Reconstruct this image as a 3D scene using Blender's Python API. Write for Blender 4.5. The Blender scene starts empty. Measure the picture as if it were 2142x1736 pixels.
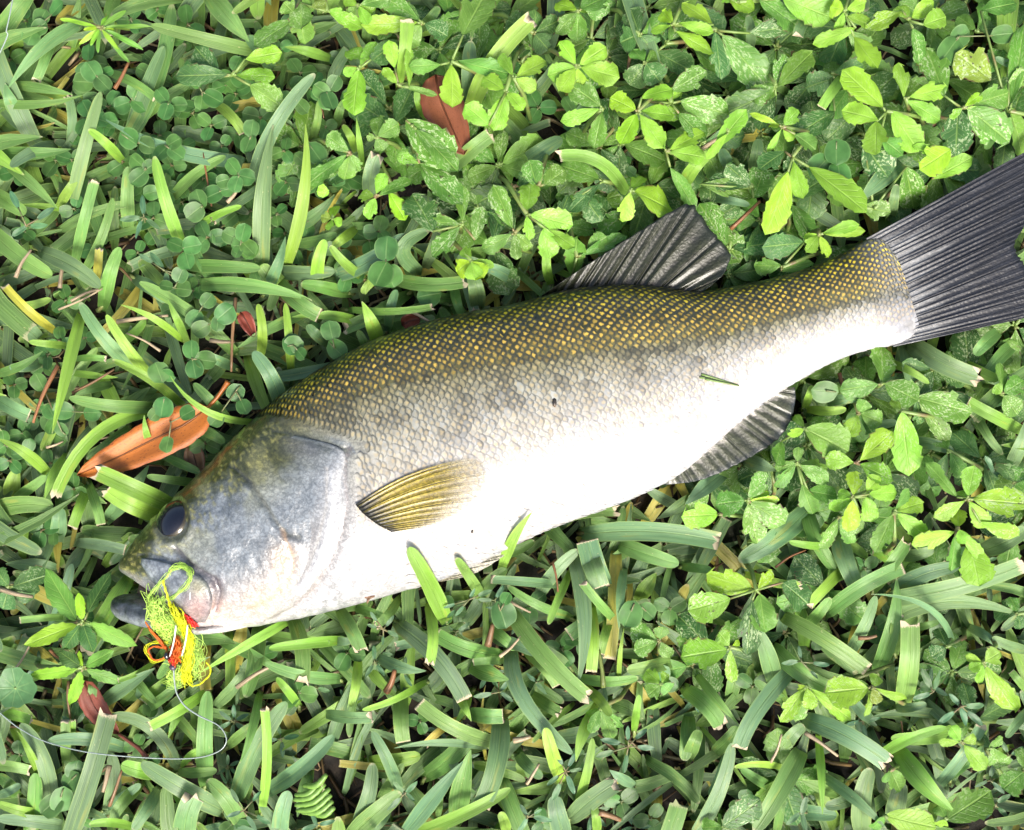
import bpy, math, random
import numpy as np
from mathutils import Vector, Matrix
from mathutils.bvhtree import BVHTree

random.seed(11); RS = np.random.RandomState(5)
scene = bpy.context.scene
C = scene.collection

# ------------------------------------------------------------------ camera, sky, sun, exposure
CAM_H = 0.50            # camera height over the soil, looking straight down
W0 = 0.49               # metres of soil across the picture
cam_d = bpy.data.cameras.new('camera'); cam = bpy.data.objects.new('camera', cam_d); C.objects.link(cam)
cam.location = (0, 0, CAM_H); cam.rotation_euler = (0, 0, 0)
cam_d.sensor_fit = 'HORIZONTAL'; cam_d.angle = 2*math.atan(W0/2/CAM_H)
cam_d.clip_start = 0.01; cam_d.clip_end = 200
scene.camera = cam

SUN_EL, SUN_AZ = math.radians(52), math.radians(160)     # azimuth measured clockwise from +Y
world = bpy.data.worlds.new('World'); scene.world = world; world.use_nodes = True
wn = world.node_tree; bg = wn.nodes['Background']
sky = wn.nodes.new('ShaderNodeTexSky'); sky.sky_type = 'NISHITA'; sky.sun_disc = False
sky.sun_elevation = SUN_EL; sky.sun_rotation = SUN_AZ
sky.dust_density = 6.0; sky.air_density = 1.0; sky.ozone_density = 1.0
wn.links.new(sky.outputs[0], bg.inputs[0]); bg.inputs[1].default_value = 0.145
sun_d = bpy.data.lights.new('sun', 'SUN'); sun_d.energy = 2.7; sun_d.angle = math.radians(20); sun_d.color = (1.0, 0.96, 0.88)
sun = bpy.data.objects.new('sun', sun_d); C.objects.link(sun)
sdir = Vector((math.sin(SUN_AZ)*math.cos(SUN_EL), math.cos(SUN_AZ)*math.cos(SUN_EL), math.sin(SUN_EL)))
sun.rotation_euler = sdir.to_track_quat('Z', 'Y').to_euler(); sun.location = (0, 0, 3)
scene.render.engine = 'CYCLES'
vs = scene.view_settings; vs.view_transform = 'Standard'; vs.look = 'None'; vs.gamma = 1.0; vs.use_curve_mapping = False
vs.exposure = 1.0
scene.cycles.max_bounces = 6; scene.cycles.transparent_max_bounces = 8

# ------------------------------------------------------------------ helpers
RAISE, HS = .009, 1.34                        # the fish lies on a springy bed; height of the turf
U = W0/2142.0                                  # metres per survey unit on the soil
def W(x, y, z):                                # survey point -> place in the world at height z
    s = (CAM_H - z)/CAM_H
    return Vector(((x-1071)*U*s, (868-y)*U*s, z))
ZONE = {'A': (0, 0, .3629), 'B': (630, 0, .3629), 'C': (1372, 0, .3629), 'D': (0, 560, .3226), 'E': (0, 1176, .3268),
        'F': (700, 1176, .3268), 'G': (1442, 1176, .3268), 'H': (1442, 700, .3268), 'M': (490, 490, .4032),
        'L': (210, 1120, .2217), 'N': (140, 805, .3629), 'K': (1050, 280, .5243), 'V': (0, 0, 1.0)}
def P(z, x, y):
    a, b, s = ZONE[z]; return (a + s*x, b + s*y)

def link(o): C.objects.link(o); return o
def set_cols(me, cols):
    ca = me.color_attributes.new('Col', 'FLOAT_COLOR', 'POINT'); ca.data.foreach_set('color', np.asarray(cols, np.float32).ravel())
def set_uv(me, uv):
    l = me.uv_layers.new(name='UVMap'); idx = np.empty(len(me.loops), np.int32); me.loops.foreach_get('vertex_index', idx)
    l.data.foreach_set('uv', np.asarray(uv, np.float32)[idx].ravel())
def mesh(name, v, f, uv=None, cols=None, smooth=True):
    me = bpy.data.meshes.new(name); me.from_pydata([tuple(map(float, p)) for p in v], [], [tuple(map(int, q)) for q in f])
    if uv is not None: set_uv(me, uv)
    if cols is not None: set_cols(me, cols)
    if smooth: me.polygons.foreach_set('use_smooth', [True]*len(me.polygons))
    me.update(); return me
def obj(name, me, mat, parent=None):
    o = bpy.data.objects.new(name, me); link(o)
    if mat is not None and not me.materials: me.materials.append(mat)
    if parent is not None: o.parent = parent
    return o
def tag(o, label=None, cat=None, group=None, kind=None):
    if label: o['label'] = label
    if cat: o['category'] = cat
    if group: o['group'] = group
    if kind: o['kind'] = kind
    return o
def empty(name, loc):
    o = bpy.data.objects.new(name, None); o.empty_display_size = .01; link(o); o.location = loc; return o
def grid_faces(nu, nv, off=0, closed=False):
    f = []
    for i in range(nu-1):
        for j in range(nv if closed else nv-1):
            j2 = (j+1) % nv
            f.append((off+i*nv+j, off+i*nv+j2, off+(i+1)*nv+j2, off+(i+1)*nv+j))
    return f
class Acc:                                     # collects shapes that end up as one mesh
    def __init__(s): s.v = []; s.f = []; s.c = []; s.uv = []
    def add(s, v, f, col=None, uv=None):
        o = len(s.v); s.v += [tuple(p) for p in v]; s.f += [tuple(i+o for i in q) for q in f]
        if col is not None: s.c += (list(col) if np.ndim(col) == 2 else [tuple(col)]*len(v))
        if uv is not None: s.uv += [tuple(p) for p in uv]
    def mesh(s, name): return mesh(name, s.v, s.f, s.uv or None, s.c or None)
def tube(pts, rad, n=6, cap=True):
    pts = [Vector(p) for p in pts]; N = len(pts)
    if not hasattr(rad, '__len__'): rad = [rad]*N
    v = []; prev = None
    for i, p in enumerate(pts):
        t = (pts[min(i+1, N-1)] - pts[max(i-1, 0)])
        t = t.normalized() if t.length > 1e-9 else Vector((0, 0, 1))
        if prev is None:
            a = t.cross(Vector((0, 0, 1)))
            if a.length < 1e-3: a = t.cross(Vector((1, 0, 0)))
            a.normalize()
        else:
            a = prev - t*prev.dot(t); a = a.normalized() if a.length > 1e-6 else t.orthogonal().normalized()
        prev = a; b = t.cross(a)
        for k in range(n):
            q = 2*math.pi*k/n; v.append(p + (a*math.cos(q) + b*math.sin(q))*rad[i])
    f = grid_faces(N, n, 0, True)
    if cap: f.append(tuple(range(n))[::-1]); f.append(tuple((N-1)*n+k for k in range(n)))
    return v, f
def catmull(pts, n):
    p = np.array(pts, float); p = np.vstack([2*p[0]-p[1], p, 2*p[-1]-p[-2]])
    m = len(pts)-1; out = []
    for q in np.linspace(0, m, n):
        i = min(int(q), m-1); t = q-i; a, b, c, d = p[i:i+4]
        out.append(.5*((2*b) + (c-a)*t + (2*a-5*b+4*c-d)*t*t + (-a+3*b-3*c+d)*t**3))
    return np.array(out)
def resample(pts, n):                          # even spacing along a polyline
    p = np.array(pts, float); d = np.r_[0, np.cumsum(np.linalg.norm(np.diff(p, axis=0), axis=1))]
    q = np.linspace(0, d[-1], n); return np.stack([np.interp(q, d, p[:, k]) for k in range(p.shape[1])], 1)
def smooth01(a, b, x):
    t = np.clip((np.asarray(x, float)-a)/(b-a), 0, 1); return t*t*(3-2*t)
def lattice(seed): return np.random.RandomState(seed).rand(256, 256)
LAT = lattice(3)
def vnoise(x, y):
    x = np.asarray(x, float); y = np.asarray(y, float)
    xi = np.floor(x).astype(int); yi = np.floor(y).astype(int); fx = x-xi; fy = y-yi
    fx = fx*fx*(3-2*fx); fy = fy*fy*(3-2*fy); g = lambda a, b: LAT[a & 255, b & 255]
    return (g(xi, yi)*(1-fx)+g(xi+1, yi)*fx)*(1-fy) + (g(xi, yi+1)*(1-fx)+g(xi+1, yi+1)*fx)*fy
def fbm(x, y, o=3):
    s = 0; a = .5; t = 0
    for k in range(o): s = s + a*vnoise(x*2**k+17*k, y*2**k+31*k); t += a; a *= .5
    return s/t
def pip(x, y, poly):
    x = np.asarray(x, float); y = np.asarray(y, float); r = np.zeros(x.shape, bool); n = len(poly)
    for i in range(n):
        x1, y1 = poly[i]; x2, y2 = poly[(i+1) % n]
        c = ((y1 > y) != (y2 > y)); r ^= c & (x < (x2-x1)*(y-y1)/((y2-y1) if y2 != y1 else 1e-9)+x1)
    return r
def pdist(x, y, line, closed=False, signed=False):
    x = np.asarray(x, float); y = np.asarray(y, float); best = np.full(x.shape, 1e9); sg = np.zeros(x.shape)
    L = list(line) + ([line[0]] if closed else [])
    for (x1, y1), (x2, y2) in zip(L[:-1], L[1:]):
        dx, dy = x2-x1, y2-y1; t = np.clip(((x-x1)*dx+(y-y1)*dy)/(dx*dx+dy*dy+1e-9), 0, 1)
        d = np.hypot(x-x1-t*dx, y-y1-t*dy); c = dx*(y-y1)-dy*(x-x1); m = d < best
        best = np.where(m, d, best); sg = np.where(m, np.sign(c), sg)
    return best*sg if signed else best
def mixc(a, b, t): return np.asarray(a)*(1-t) + np.asarray(b)*t

# ------------------------------------------------------------------ materials
def new_mat(name):
    m = bpy.data.materials.new(name); m.use_nodes = True; nt = m.node_tree
    return m, nt, nt.nodes['Principled BSDF'], nt.nodes['Material Output']
class NT:
    def __init__(s, nt): s.nt = nt
    def n(s, t, **k):
        a = s.nt.nodes.new(t)
        for q, w in k.items(): setattr(a, q, w)
        return a
    def put(s, sock, v):
        if hasattr(v, 'default_value') or hasattr(v, 'is_linked'): s.nt.links.new(v, sock)
        else: sock.default_value = v
    def m(s, op, a, b=0.0, c=None, clamp=False):
        q = s.n('ShaderNodeMath', operation=op, use_clamp=clamp); s.put(q.inputs[0], a); s.put(q.inputs[1], b)
        if c is not None: s.put(q.inputs[2], c)
        return q.outputs[0]
    def ss(s, x, a, b):                        # smoothstep from a to b
        q = s.n('ShaderNodeMapRange', interpolation_type='SMOOTHSTEP'); s.put(q.inputs[0], x)
        q.inputs[1].default_value = a; q.inputs[2].default_value = b; return q.outputs[0]
    def mix(s, f, a, b, mode='MIX'):
        q = s.n('ShaderNodeMix', data_type='RGBA', blend_type=mode); s.put(q.inputs[0], f); s.put(q.inputs[6], a); s.put(q.inputs[7], b)
        return q.outputs[2]
    def noise(s, vec, scale, detail=2.0, rough=.5):
        q = s.n('ShaderNodeTexNoise'); s.put(q.inputs['Vector'], vec); q.inputs['Scale'].default_value = scale
        q.inputs['Detail'].default_value = detail; q.inputs['Roughness'].default_value = rough; return q.outputs[0]
    def vec(s, op, a, b):
        q = s.n('ShaderNodeVectorMath', operation=op); s.put(q.inputs[0], a); s.put(q.inputs[1], b); return q.outputs[0]
    def bump(s, h, strength, dist):
        q = s.n('ShaderNodeBump'); s.put(q.inputs['Height'], h); q.inputs['Strength'].default_value = strength
        q.inputs['Distance'].default_value = dist; return q.outputs[0]
def leaf_material(name, style, joined=False):
    """style: blade (grass), broad (veined, blotched), clover (smooth round leaflet), dry"""
    m, nt, bs, out = new_mat(name); N = NT(nt)
    if joined:
        at = N.n('ShaderNodeAttribute', attribute_name='Col'); col, alpha = at.outputs['Color'], at.outputs['Alpha']
        rnd = 0.37; ge = N.n('ShaderNodeNewGeometry'); rnd = ge.outputs['Random Per Island']
    else:
        oi = N.n('ShaderNodeObjectInfo'); col, alpha, rnd = oi.outputs['Color'], oi.outputs['Alpha'], oi.outputs['Random']
    tc = N.n('ShaderNodeTexCoord'); uv = tc.outputs['UV']; sp = N.n('ShaderNodeSeparateXYZ'); N.put(sp.inputs[0], uv)
    x, y = sp.outputs[0], sp.outputs[1]
    au = N.m('MULTIPLY', N.m('ABSOLUTE', N.m('SUBTRACT', x, .5)), 2.0)
    cv = N.n('ShaderNodeCombineXYZ'); N.put(cv.inputs[0], N.m('MULTIPLY', rnd, 91.0)); N.put(cv.inputs[1], N.m('MULTIPLY', rnd, 37.0)); N.put(cv.inputs[2], N.m('MULTIPLY', rnd, 53.0))
    ruv = N.vec('ADD', uv, cv.outputs[0])
    low = N.noise(ruv, 2.2, 2.0); hi = N.noise(ruv, 26.0, 3.0, .6)
    tint = N.m('MULTIPLY_ADD', low, 1.1, .45)
    cc = N.n('ShaderNodeCombineColor'); [N.put(cc.inputs[k], tint) for k in range(3)]
    base = N.mix(1.0, col, cc.outputs[0], 'MULTIPLY')
    midrib = N.m('SUBTRACT', 1.0, N.ss(au, .02, .09 if style != 'blade' else .07), clamp=True)
    if style == 'blade':
        st = N.n('ShaderNodeVectorMath', operation='MULTIPLY'); N.put(st.inputs[0], ruv); st.inputs[1].default_value = (26, 1.2, 1)
        lines = N.noise(st.outputs[0], 1.0, 2.0, .6)
        base = N.mix(N.m('MULTIPLY', N.ss(lines, .40, .68), .5), base, N.mix(.55, base, (.30, .42, .16, 1)))
        base = N.mix(N.m('MULTIPLY', midrib, .45), base, N.mix(.6, base, (.22, .36, .08, 1)))
        edge = N.ss(au, .88, .99); base = N.mix(N.m('MULTIPLY', edge, .40), base, (.32, .46, .12, 1))
        s2 = N.n('ShaderNodeVectorMath', operation='MULTIPLY'); N.put(s2.inputs[0], ruv); s2.inputs[1].default_value = (9, 22, 1)
        scar = N.ss(N.noise(s2.outputs[0], 1.0, 1.0), .735, .765); base = N.mix(N.m('MULTIPLY', scar, .55), base, (.42, .42, .2, 1))
        spec = N.ss(hi, .70, .73); base = N.mix(N.m('MULTIPLY', spec, .55), base, (.035, .05, .02, 1))
        base = N.mix(N.m('MULTIPLY', N.ss(low, .62, .74), .35), base, (.34, .30, .05, 1))
        rag = N.m('ADD', y, N.m('MULTIPLY', N.m('SUBTRACT', hi, .5), .10))
        tip = N.m('MULTIPLY', N.ss(rag, .955, .985), alpha); base = N.mix(tip, base, (.52, .44, .30, 1))
        h = N.m('ADD', N.m('MULTIPLY', lines, .6), N.m('MULTIPLY', midrib, -.8)); bmp = N.bump(h, .5, .0008); rough = .44
        tr = .22
    elif style == 'broad':
        mm = N.m('PINGPONG', N.m('SUBTRACT', y, N.m('MULTIPLY', au, .26)), .065)
        side = N.m('SUBTRACT', 1.0, N.ss(mm, .002, .014), clamp=True)
        vein = N.m('MAXIMUM', midrib, N.m('MULTIPLY', side, .55))
        base = N.mix(N.m('MULTIPLY', vein, .55), base, N.mix(.6, base, (.34, .52, .12, 1)))
        blot = N.m('MULTIPLY', N.m('MULTIPLY', N.ss(N.noise(ruv, 15.0, 3.0, .65), .52, .58), N.ss(low, .40, .56)), alpha)
        base = N.mix(N.m('MULTIPLY', blot, .85), base, (.44, .55, .30, 1))
        fl = N.ss(hi, .69, .72); base = N.mix(N.m('MULTIPLY', fl, .5), base, (.36, .50, .20, 1))
        ed = N.m('MULTIPLY', N.ss(N.m('ADD', au, N.m('MULTIPLY', N.noise(ruv, 5.0), .6)), 1.22, 1.36), N.ss(N.noise(ruv, 1.4), .46, .52))
        base = N.mix(N.m('MULTIPLY', ed, .9), base, (.10, .055, .03, 1))
        scr = N.ss(N.noise(ruv, 8.0, 2.0, .7), .655, .685); base = N.mix(N.m('MULTIPLY', N.m('MULTIPLY', scr, alpha), .85), base, (.05, .035, .025, 1))
        h = N.m('ADD', N.m('MULTIPLY', vein, -1.0), N.m('MULTIPLY', hi, .35)); bmp = N.bump(h, .45, .0008); rough = .42
        tr = .28
    elif style == 'clover':
        base = N.mix(N.m('MULTIPLY', midrib, .35), base, N.mix(.5, base, (.30, .45, .16, 1)))
        base = N.mix(N.m('MULTIPLY', N.ss(au, .82, .98), .22), base, (.25, .38, .14, 1))
        drp = N.ss(hi, .71, .74); base = N.mix(N.m('MULTIPLY', drp, .35), base, (.30, .40, .24, 1))
        h = N.m('ADD', N.m('MULTIPLY', midrib, -.6), N.m('MULTIPLY', hi, .4)); bmp = N.bump(h, .3, .0005); rough = .42
        tr = .18
    elif style == 'dead':
        lines = N.noise(ruv, 4.0, 3.0, .6); base = N.mix(N.m('MULTIPLY', N.ss(lines, .35, .7), .5), base, N.mix(.5, base, (.10, .03, .01, 1)))
        base = N.mix(N.m('MULTIPLY', N.ss(N.noise(ruv, 44.0, 2.0, .6), .60, .66), .75), base, (.07, .025, .012, 1))
        base = N.mix(N.m('MULTIPLY', N.ss(au, .86, .97), .6), base, N.mix(.5, base, (.20, .05, .03, 1))); base = N.mix(N.m('MULTIPLY', midrib, .7), base, (.10, .035, .015, 1))
        h = N.m('ADD', N.m('MULTIPLY', hi, .5), N.m('MULTIPLY', midrib, -.9)); bmp = N.bump(h, .4, .0006); rough = .46; tr = .04
    else:
        st = N.n('ShaderNodeVectorMath', operation='MULTIPLY'); N.put(st.inputs[0], ruv); st.inputs[1].default_value = (14, 1.5, 1)
        lines = N.noise(st.outputs[0], 1.0, 3.0, .6)
        base = N.mix(N.ss(lines, .35, .7), N.mix(.55, base, (.03, .018, .01, 1)), base)
        base = N.mix(N.m('MULTIPLY', N.ss(hi, .64, .70), .8), base, (.045, .022, .012, 1))
        base = N.mix(N.m('MULTIPLY', midrib, .6), base, N.mix(.5, base, (.06, .03, .015, 1)))
        h = N.m('ADD', lines, N.m('MULTIPLY', midrib, -.7)); bmp = N.bump(h, .4, .0006); rough = .38
        tr = .05
    N.put(bs.inputs['Base Color'], base); bs.inputs['Roughness'].default_value = rough
    N.put(bs.inputs['Normal'], bmp); bs.inputs['Specular IOR Level'].default_value = .46 if style == 'blade' else .34
    t = N.n('ShaderNodeBsdfTranslucent'); N.put(t.inputs[0], N.mix(.5, base, N.mix(1.0, base, (1.5, 1.35, .5, 1), 'MULTIPLY')))
    mx = N.n('ShaderNodeMixShader'); mx.inputs[0].default_value = tr
    nt.links.new(bs.outputs[0], mx.inputs[1]); nt.links.new(t.outputs[0], mx.inputs[2]); nt.links.new(mx.outputs[0], out.inputs[0])
    return m
def attr_material(name, rough=.35, coat=.0, bump_scale=0, bump=.0, bump_dist=.0005, trans=0, metal=0.0, spec=.5, coat_rough=.08, worm_mix=.85, thin=False):
    m, nt, bs, out = new_mat(name); N = NT(nt)
    at = N.n('ShaderNodeAttribute', attribute_name='Col'); base = at.outputs['Color']
    tc = N.n('ShaderNodeTexCoord'); o = tc.outputs['Object']
    if bump_scale:
        n1 = N.noise(o, bump_scale, 3.0, .6); v = N.n('ShaderNodeTexVoronoi'); N.put(v.inputs['Vector'], o); v.inputs['Scale'].default_value = bump_scale*.8
        wv = N.noise(o, bump_scale*.45, 3.0, .7); worm = N.m('ABSOLUTE', N.m('SUBTRACT', wv, .5)); dark = N.m('MULTIPLY_ADD', N.ss(worm, .0, .10), .62, .46); dark = N.m('MULTIPLY', dark, N.m('MULTIPLY_ADD', n1, .7, .65)); cc = N.n('ShaderNodeCombineColor'); [N.put(cc.inputs[k], dark) for k in range(3)]
        base = N.mix(worm_mix, base, N.mix(1.0, base, cc.outputs[0], 'MULTIPLY'))
        N.put(bs.inputs['Normal'], N.bump(N.m('ADD', n1, N.m('MULTIPLY', v.outputs['Distance'], .6)), bump, bump_dist))
    N.put(bs.inputs['Base Color'], base); bs.inputs['Roughness'].default_value = rough; bs.inputs['Metallic'].default_value = metal
    bs.inputs['Coat Weight'].default_value = coat; bs.inputs['Coat Roughness'].default_value = coat_rough; bs.inputs['Specular IOR Level'].default_value = spec
    if trans:
        t = N.n('ShaderNodeBsdfTranslucent'); N.put(t.inputs[0], base); mx = N.n('ShaderNodeMixShader'); mx.inputs[0].default_value = trans
        nt.links.new(bs.outputs[0], mx.inputs[1]); nt.links.new(t.outputs[0], mx.inputs[2]); nt.links.new(mx.outputs[0], out.inputs[0])
        if thin:
            tp = N.n('ShaderNodeBsdfTransparent'); m2 = N.n('ShaderNodeMixShader'); N.put(m2.inputs[0], at.outputs['Alpha']); nt.links.new(tp.outputs[0], m2.inputs[1]); nt.links.new(mx.outputs[0], m2.inputs[2]); nt.links.new(m2.outputs[0], out.inputs[0])
    return m
def plain_material(name, col, rough=.4, coat=0., noise=0, trans=0, transmission=0):
    m, nt, bs, out = new_mat(name); N = NT(nt); base = (*col, 1)
    if noise:
        tc = N.n('ShaderNodeTexCoord'); n1 = N.noise(tc.outputs['Object'], noise, 3.0, .6)
        base = N.mix(n1, tuple(c*.6 for c in col)+(1,), tuple(min(1, c*1.4) for c in col)+(1,))
        N.put(bs.inputs['Normal'], N.bump(n1, .3, .0004))
    N.put(bs.inputs['Base Color'], base); bs.inputs['Roughness'].default_value = rough; bs.inputs['Coat Weight'].default_value = coat
    bs.inputs['Transmission Weight'].default_value = transmission
    return m
def scale_material():
    m, nt, bs, out = new_mat('fish_scale'); N = NT(nt)
    a1 = N.n('ShaderNodeAttribute', attribute_name='Col'); a2 = N.n('ShaderNodeAttribute', attribute_name='Spot'); tc = N.n('ShaderNodeTexCoord'); o = tc.outputs['Object']
    sp = N.n('ShaderNodeSeparateXYZ'); N.put(sp.inputs[0], tc.outputs['UV']); n1 = N.noise(o, 900, 2.0, .6); n2 = N.noise(o, 320, 2.0, .5)
    x = N.m('MULTIPLY', N.m('ABSOLUTE', N.m('SUBTRACT', sp.outputs[0], .5)), 2.0); y = sp.outputs[1]
    wob = N.m('MULTIPLY', N.m('SUBTRACT', n1, .5), 1.5)
    wob2 = N.m('MULTIPLY', N.m('SUBTRACT', n2, .5), .5); dx = N.m('DIVIDE', N.m('MULTIPLY', x, N.m('MULTIPLY_ADD', y, 1.4, .15)), .62); dy = N.m('DIVIDE', N.m('SUBTRACT', N.m('ADD', y, N.m('MULTIPLY', wob2, .25)), .70), .24)
    dist = N.m('ADD', N.m('SQRT', N.m('ADD', N.m('MULTIPLY', dx, dx), N.m('MULTIPLY', dy, dy))), wob)
    spot = N.m('MULTIPLY', N.m('SUBTRACT', 1.0, N.ss(dist, .20, .95), clamp=True), a2.outputs['Alpha'])
    ex = N.m('ADD', N.m('MULTIPLY', x, N.m('MULTIPLY_ADD', y, .8, .12)), N.m('MULTIPLY', wob, .22)); ey = N.m('ADD', y, N.m('MULTIPLY', wob, .12))
    rim = N.m('MULTIPLY', N.m('MAXIMUM', N.ss(ex, .44, .68), N.ss(ey, .74, .90)), a1.outputs['Alpha'])
    var = N.m('MULTIPLY_ADD', n2, .9, .55); cc = N.n('ShaderNodeCombineColor'); [N.put(cc.inputs[k], var) for k in range(3)]
    base = N.mix(1.0, a1.outputs['Color'], cc.outputs[0], 'MULTIPLY'); base = N.mix(rim, base, (.034, .036, .026, 1)); base = N.mix(spot, base, a2.outputs['Color'])
    N.put(bs.inputs['Base Color'], base); bs.inputs['Roughness'].default_value = .38; bs.inputs['Coat Weight'].default_value = .22; bs.inputs['Coat Roughness'].default_value = .12
    N.put(bs.inputs['Normal'], N.bump(n1, .25, .0004)); return m
M = {}
M['blade'] = leaf_material('grass_blade', 'blade'); M['blade_joined'] = leaf_material('grass_mass', 'blade', True)
M['broad'] = leaf_material('weed_leaf', 'broad'); M['broad_joined'] = leaf_material('weed_mass', 'broad', True)
M['clover'] = leaf_material('clover_leaflet', 'clover'); M['dry'] = leaf_material('dry_leaf', 'dry'); M['dry_joined'] = leaf_material('dry_mass', 'dry', True)
def stem_material():
    m, nt, bs, out = new_mat('plant_stem'); N = NT(nt); oi = N.n('ShaderNodeObjectInfo'); tc = N.n('ShaderNodeTexCoord')
    n1 = N.noise(tc.outputs['Object'], 120, 2); N.put(bs.inputs['Base Color'], N.mix(N.ss(n1, .45, .75), oi.outputs['Color'], (.16, .10, .05, 1))); bs.inputs['Roughness'].default_value = .45
    return m
M['stem'] = stem_material(); M['dead'] = leaf_material('dead_leaf', 'dead')
def soil_material():
    m, nt, bs, out = new_mat('soil'); N = NT(nt); tc = N.n('ShaderNodeTexCoord'); o = tc.outputs['Object']
    a = N.noise(o, 90, 5, .65); b = N.noise(o, 12, 3)
    c = N.mix(N.ss(a, .35, .7), (.004, .003, .002, 1), (.022, .015, .009, 1)); c = N.mix(N.ss(b, .5, .7), c, (.010, .014, .005, 1))
    N.put(bs.inputs['Base Color'], c); bs.inputs['Roughness'].default_value = .9; N.put(bs.inputs['Normal'], N.bump(a, .7, .003))
    return m
M['soil'] = soil_material()

# ------------------------------------------------------------------ ground
def build_ground():
    n = 121; t = np.linspace(-1, 1, n); q = np.sign(t)*np.abs(t)**3*29.4 + t*.6
    X, Y = np.meshgrid(q, q, indexing='ij'); Z = (fbm(X*40+90, Y*40+90)-.5)*.004*np.exp(-(X**2+Y**2)/1.0) - .001
    me = mesh('ground', np.stack([X, Y, Z], -1).reshape(-1, 3), grid_faces(n, n))
    tag(obj('ground', me, M['soil']), kind='structure')
build_ground()

# ------------------------------------------------------------------ the fish
ZM = .031 + RAISE
STN = [  # back edge x y, belly edge x y, half thickness mm, height of the middle plane mm
 (253,1179, 254,1192, 2.0,31), (262,1162, 264,1199, 7,31), (282,1135, 287,1212, 11,31), (305,1105, 316,1230, 15,31), (335,1071, 347,1252, 19,31),
 (370,1037, 380,1282, 22,31), (402,1006, 420,1315, 24,31), (436,972, 470,1316, 26,31), (480,926, 545,1308, 28,31), (540,869, 640,1290, 29.5,31), (610,814, 745,1264, 30,31),
 (690,763, 858,1231, 30,31), (780,714, 960,1195, 29.5,31), (880,680, 1060,1146, 29,31), (980,655, 1160,1100, 28,31), (1080,637, 1255,1066, 27,30),
 (1180,610, 1345,1030, 25,29), (1280,598, 1420,990, 23,28), (1370,601, 1490,930, 20.5,27), (1450,612, 1560,868, 18,26), (1530,602, 1625,822, 15.5,26),
 (1610,585, 1690,783, 13,26), (1690,562, 1755,750, 10.5,26), (1760,532, 1820,730, 7.8,26), (1818,502, 1872,722, 4.8,26), (1850,506, 1905,706, 2.2,26), (1876,540, 1922,682, .7, 26)]
STN = [(*s[:5], s[5]+RAISE*1000) for s in STN]
_S = catmull([s for s in STN], 700)
_mid = (_S[:, 0:2]+_S[:, 2:4])/2; _d = np.r_[0, np.cumsum(np.hypot(*np.diff(_mid, axis=0).T))]; FL = _d[-1]
def station(u):                                # u = 0..1 along the fish
    q = np.clip(u, 0, 1)*FL; return [np.interp(q, _d, _S[:, k]) for k in range(6)]
NEXP = 2.15
def surf(u, th, lift=0.0):
    tx, ty, bx, by, h, zm = station(u); h = np.maximum(h, .3)
    c, s = np.cos(th), np.sin(th); f = np.sign(c)*np.abs(c)**(2/NEXP); g = np.sign(s)*np.abs(s)**(2/NEXP)
    z = (zm + (h+lift)*g)/1000; zz = zm/1000; k = (CAM_H-zz)/CAM_H
    px = (tx+bx)/2 + (tx-bx)/2*f; py = (ty+by)/2 + (ty-by)/2*f
    return np.stack([(px-1071)*U*k, (868-py)*U*k, z], -1)
def to_v(p):                                   # world -> survey units at that height
    k = (CAM_H-p[..., 2])/CAM_H; return p[..., 0]/U/k+1071, 868-p[..., 1]/U/k
LLINE = [(560,905), (640,872), (760,822), (900,782), (1050,758), (1207,745), (1365,734), (1522,705), (1627,668), (1732,642), (1889,616), (1930,608)]
GILL = [(470,930), (520,906), (575,899), (630,910), (684,928), (722,938), (713,957), (711,1008), (717,1052), (706,1113), (681,1175), (648,1233), (604,1273), (560,1296)]
PREOP = [(488,976), (525,1012), (554,1055), (579,1095), (601,1121), (626,1124)]
PREOP2 = [(590,1112), (608,1153), (612,1186), (597,1222), (565,1255), (520,1276)]
MEMB = [(684,979), (683,1059), (665,1132), (641,1197), (597,1248), (540,1280)]
MEMB2 = [(705,985), (702,1062), (685,1138), (660,1205), (615,1255)]
MAXG = [(366,1146), (394,1180), (427,1202), (448,1213), (458,1240), (450,1275)]
LACH = [(292,1160), (318,1158), (343,1166), (372,1180), (396,1186)]
OPFOLD = [(575,899), (630,908), (670,925), (722,940)]
EYE = (361, 1086)
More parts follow.
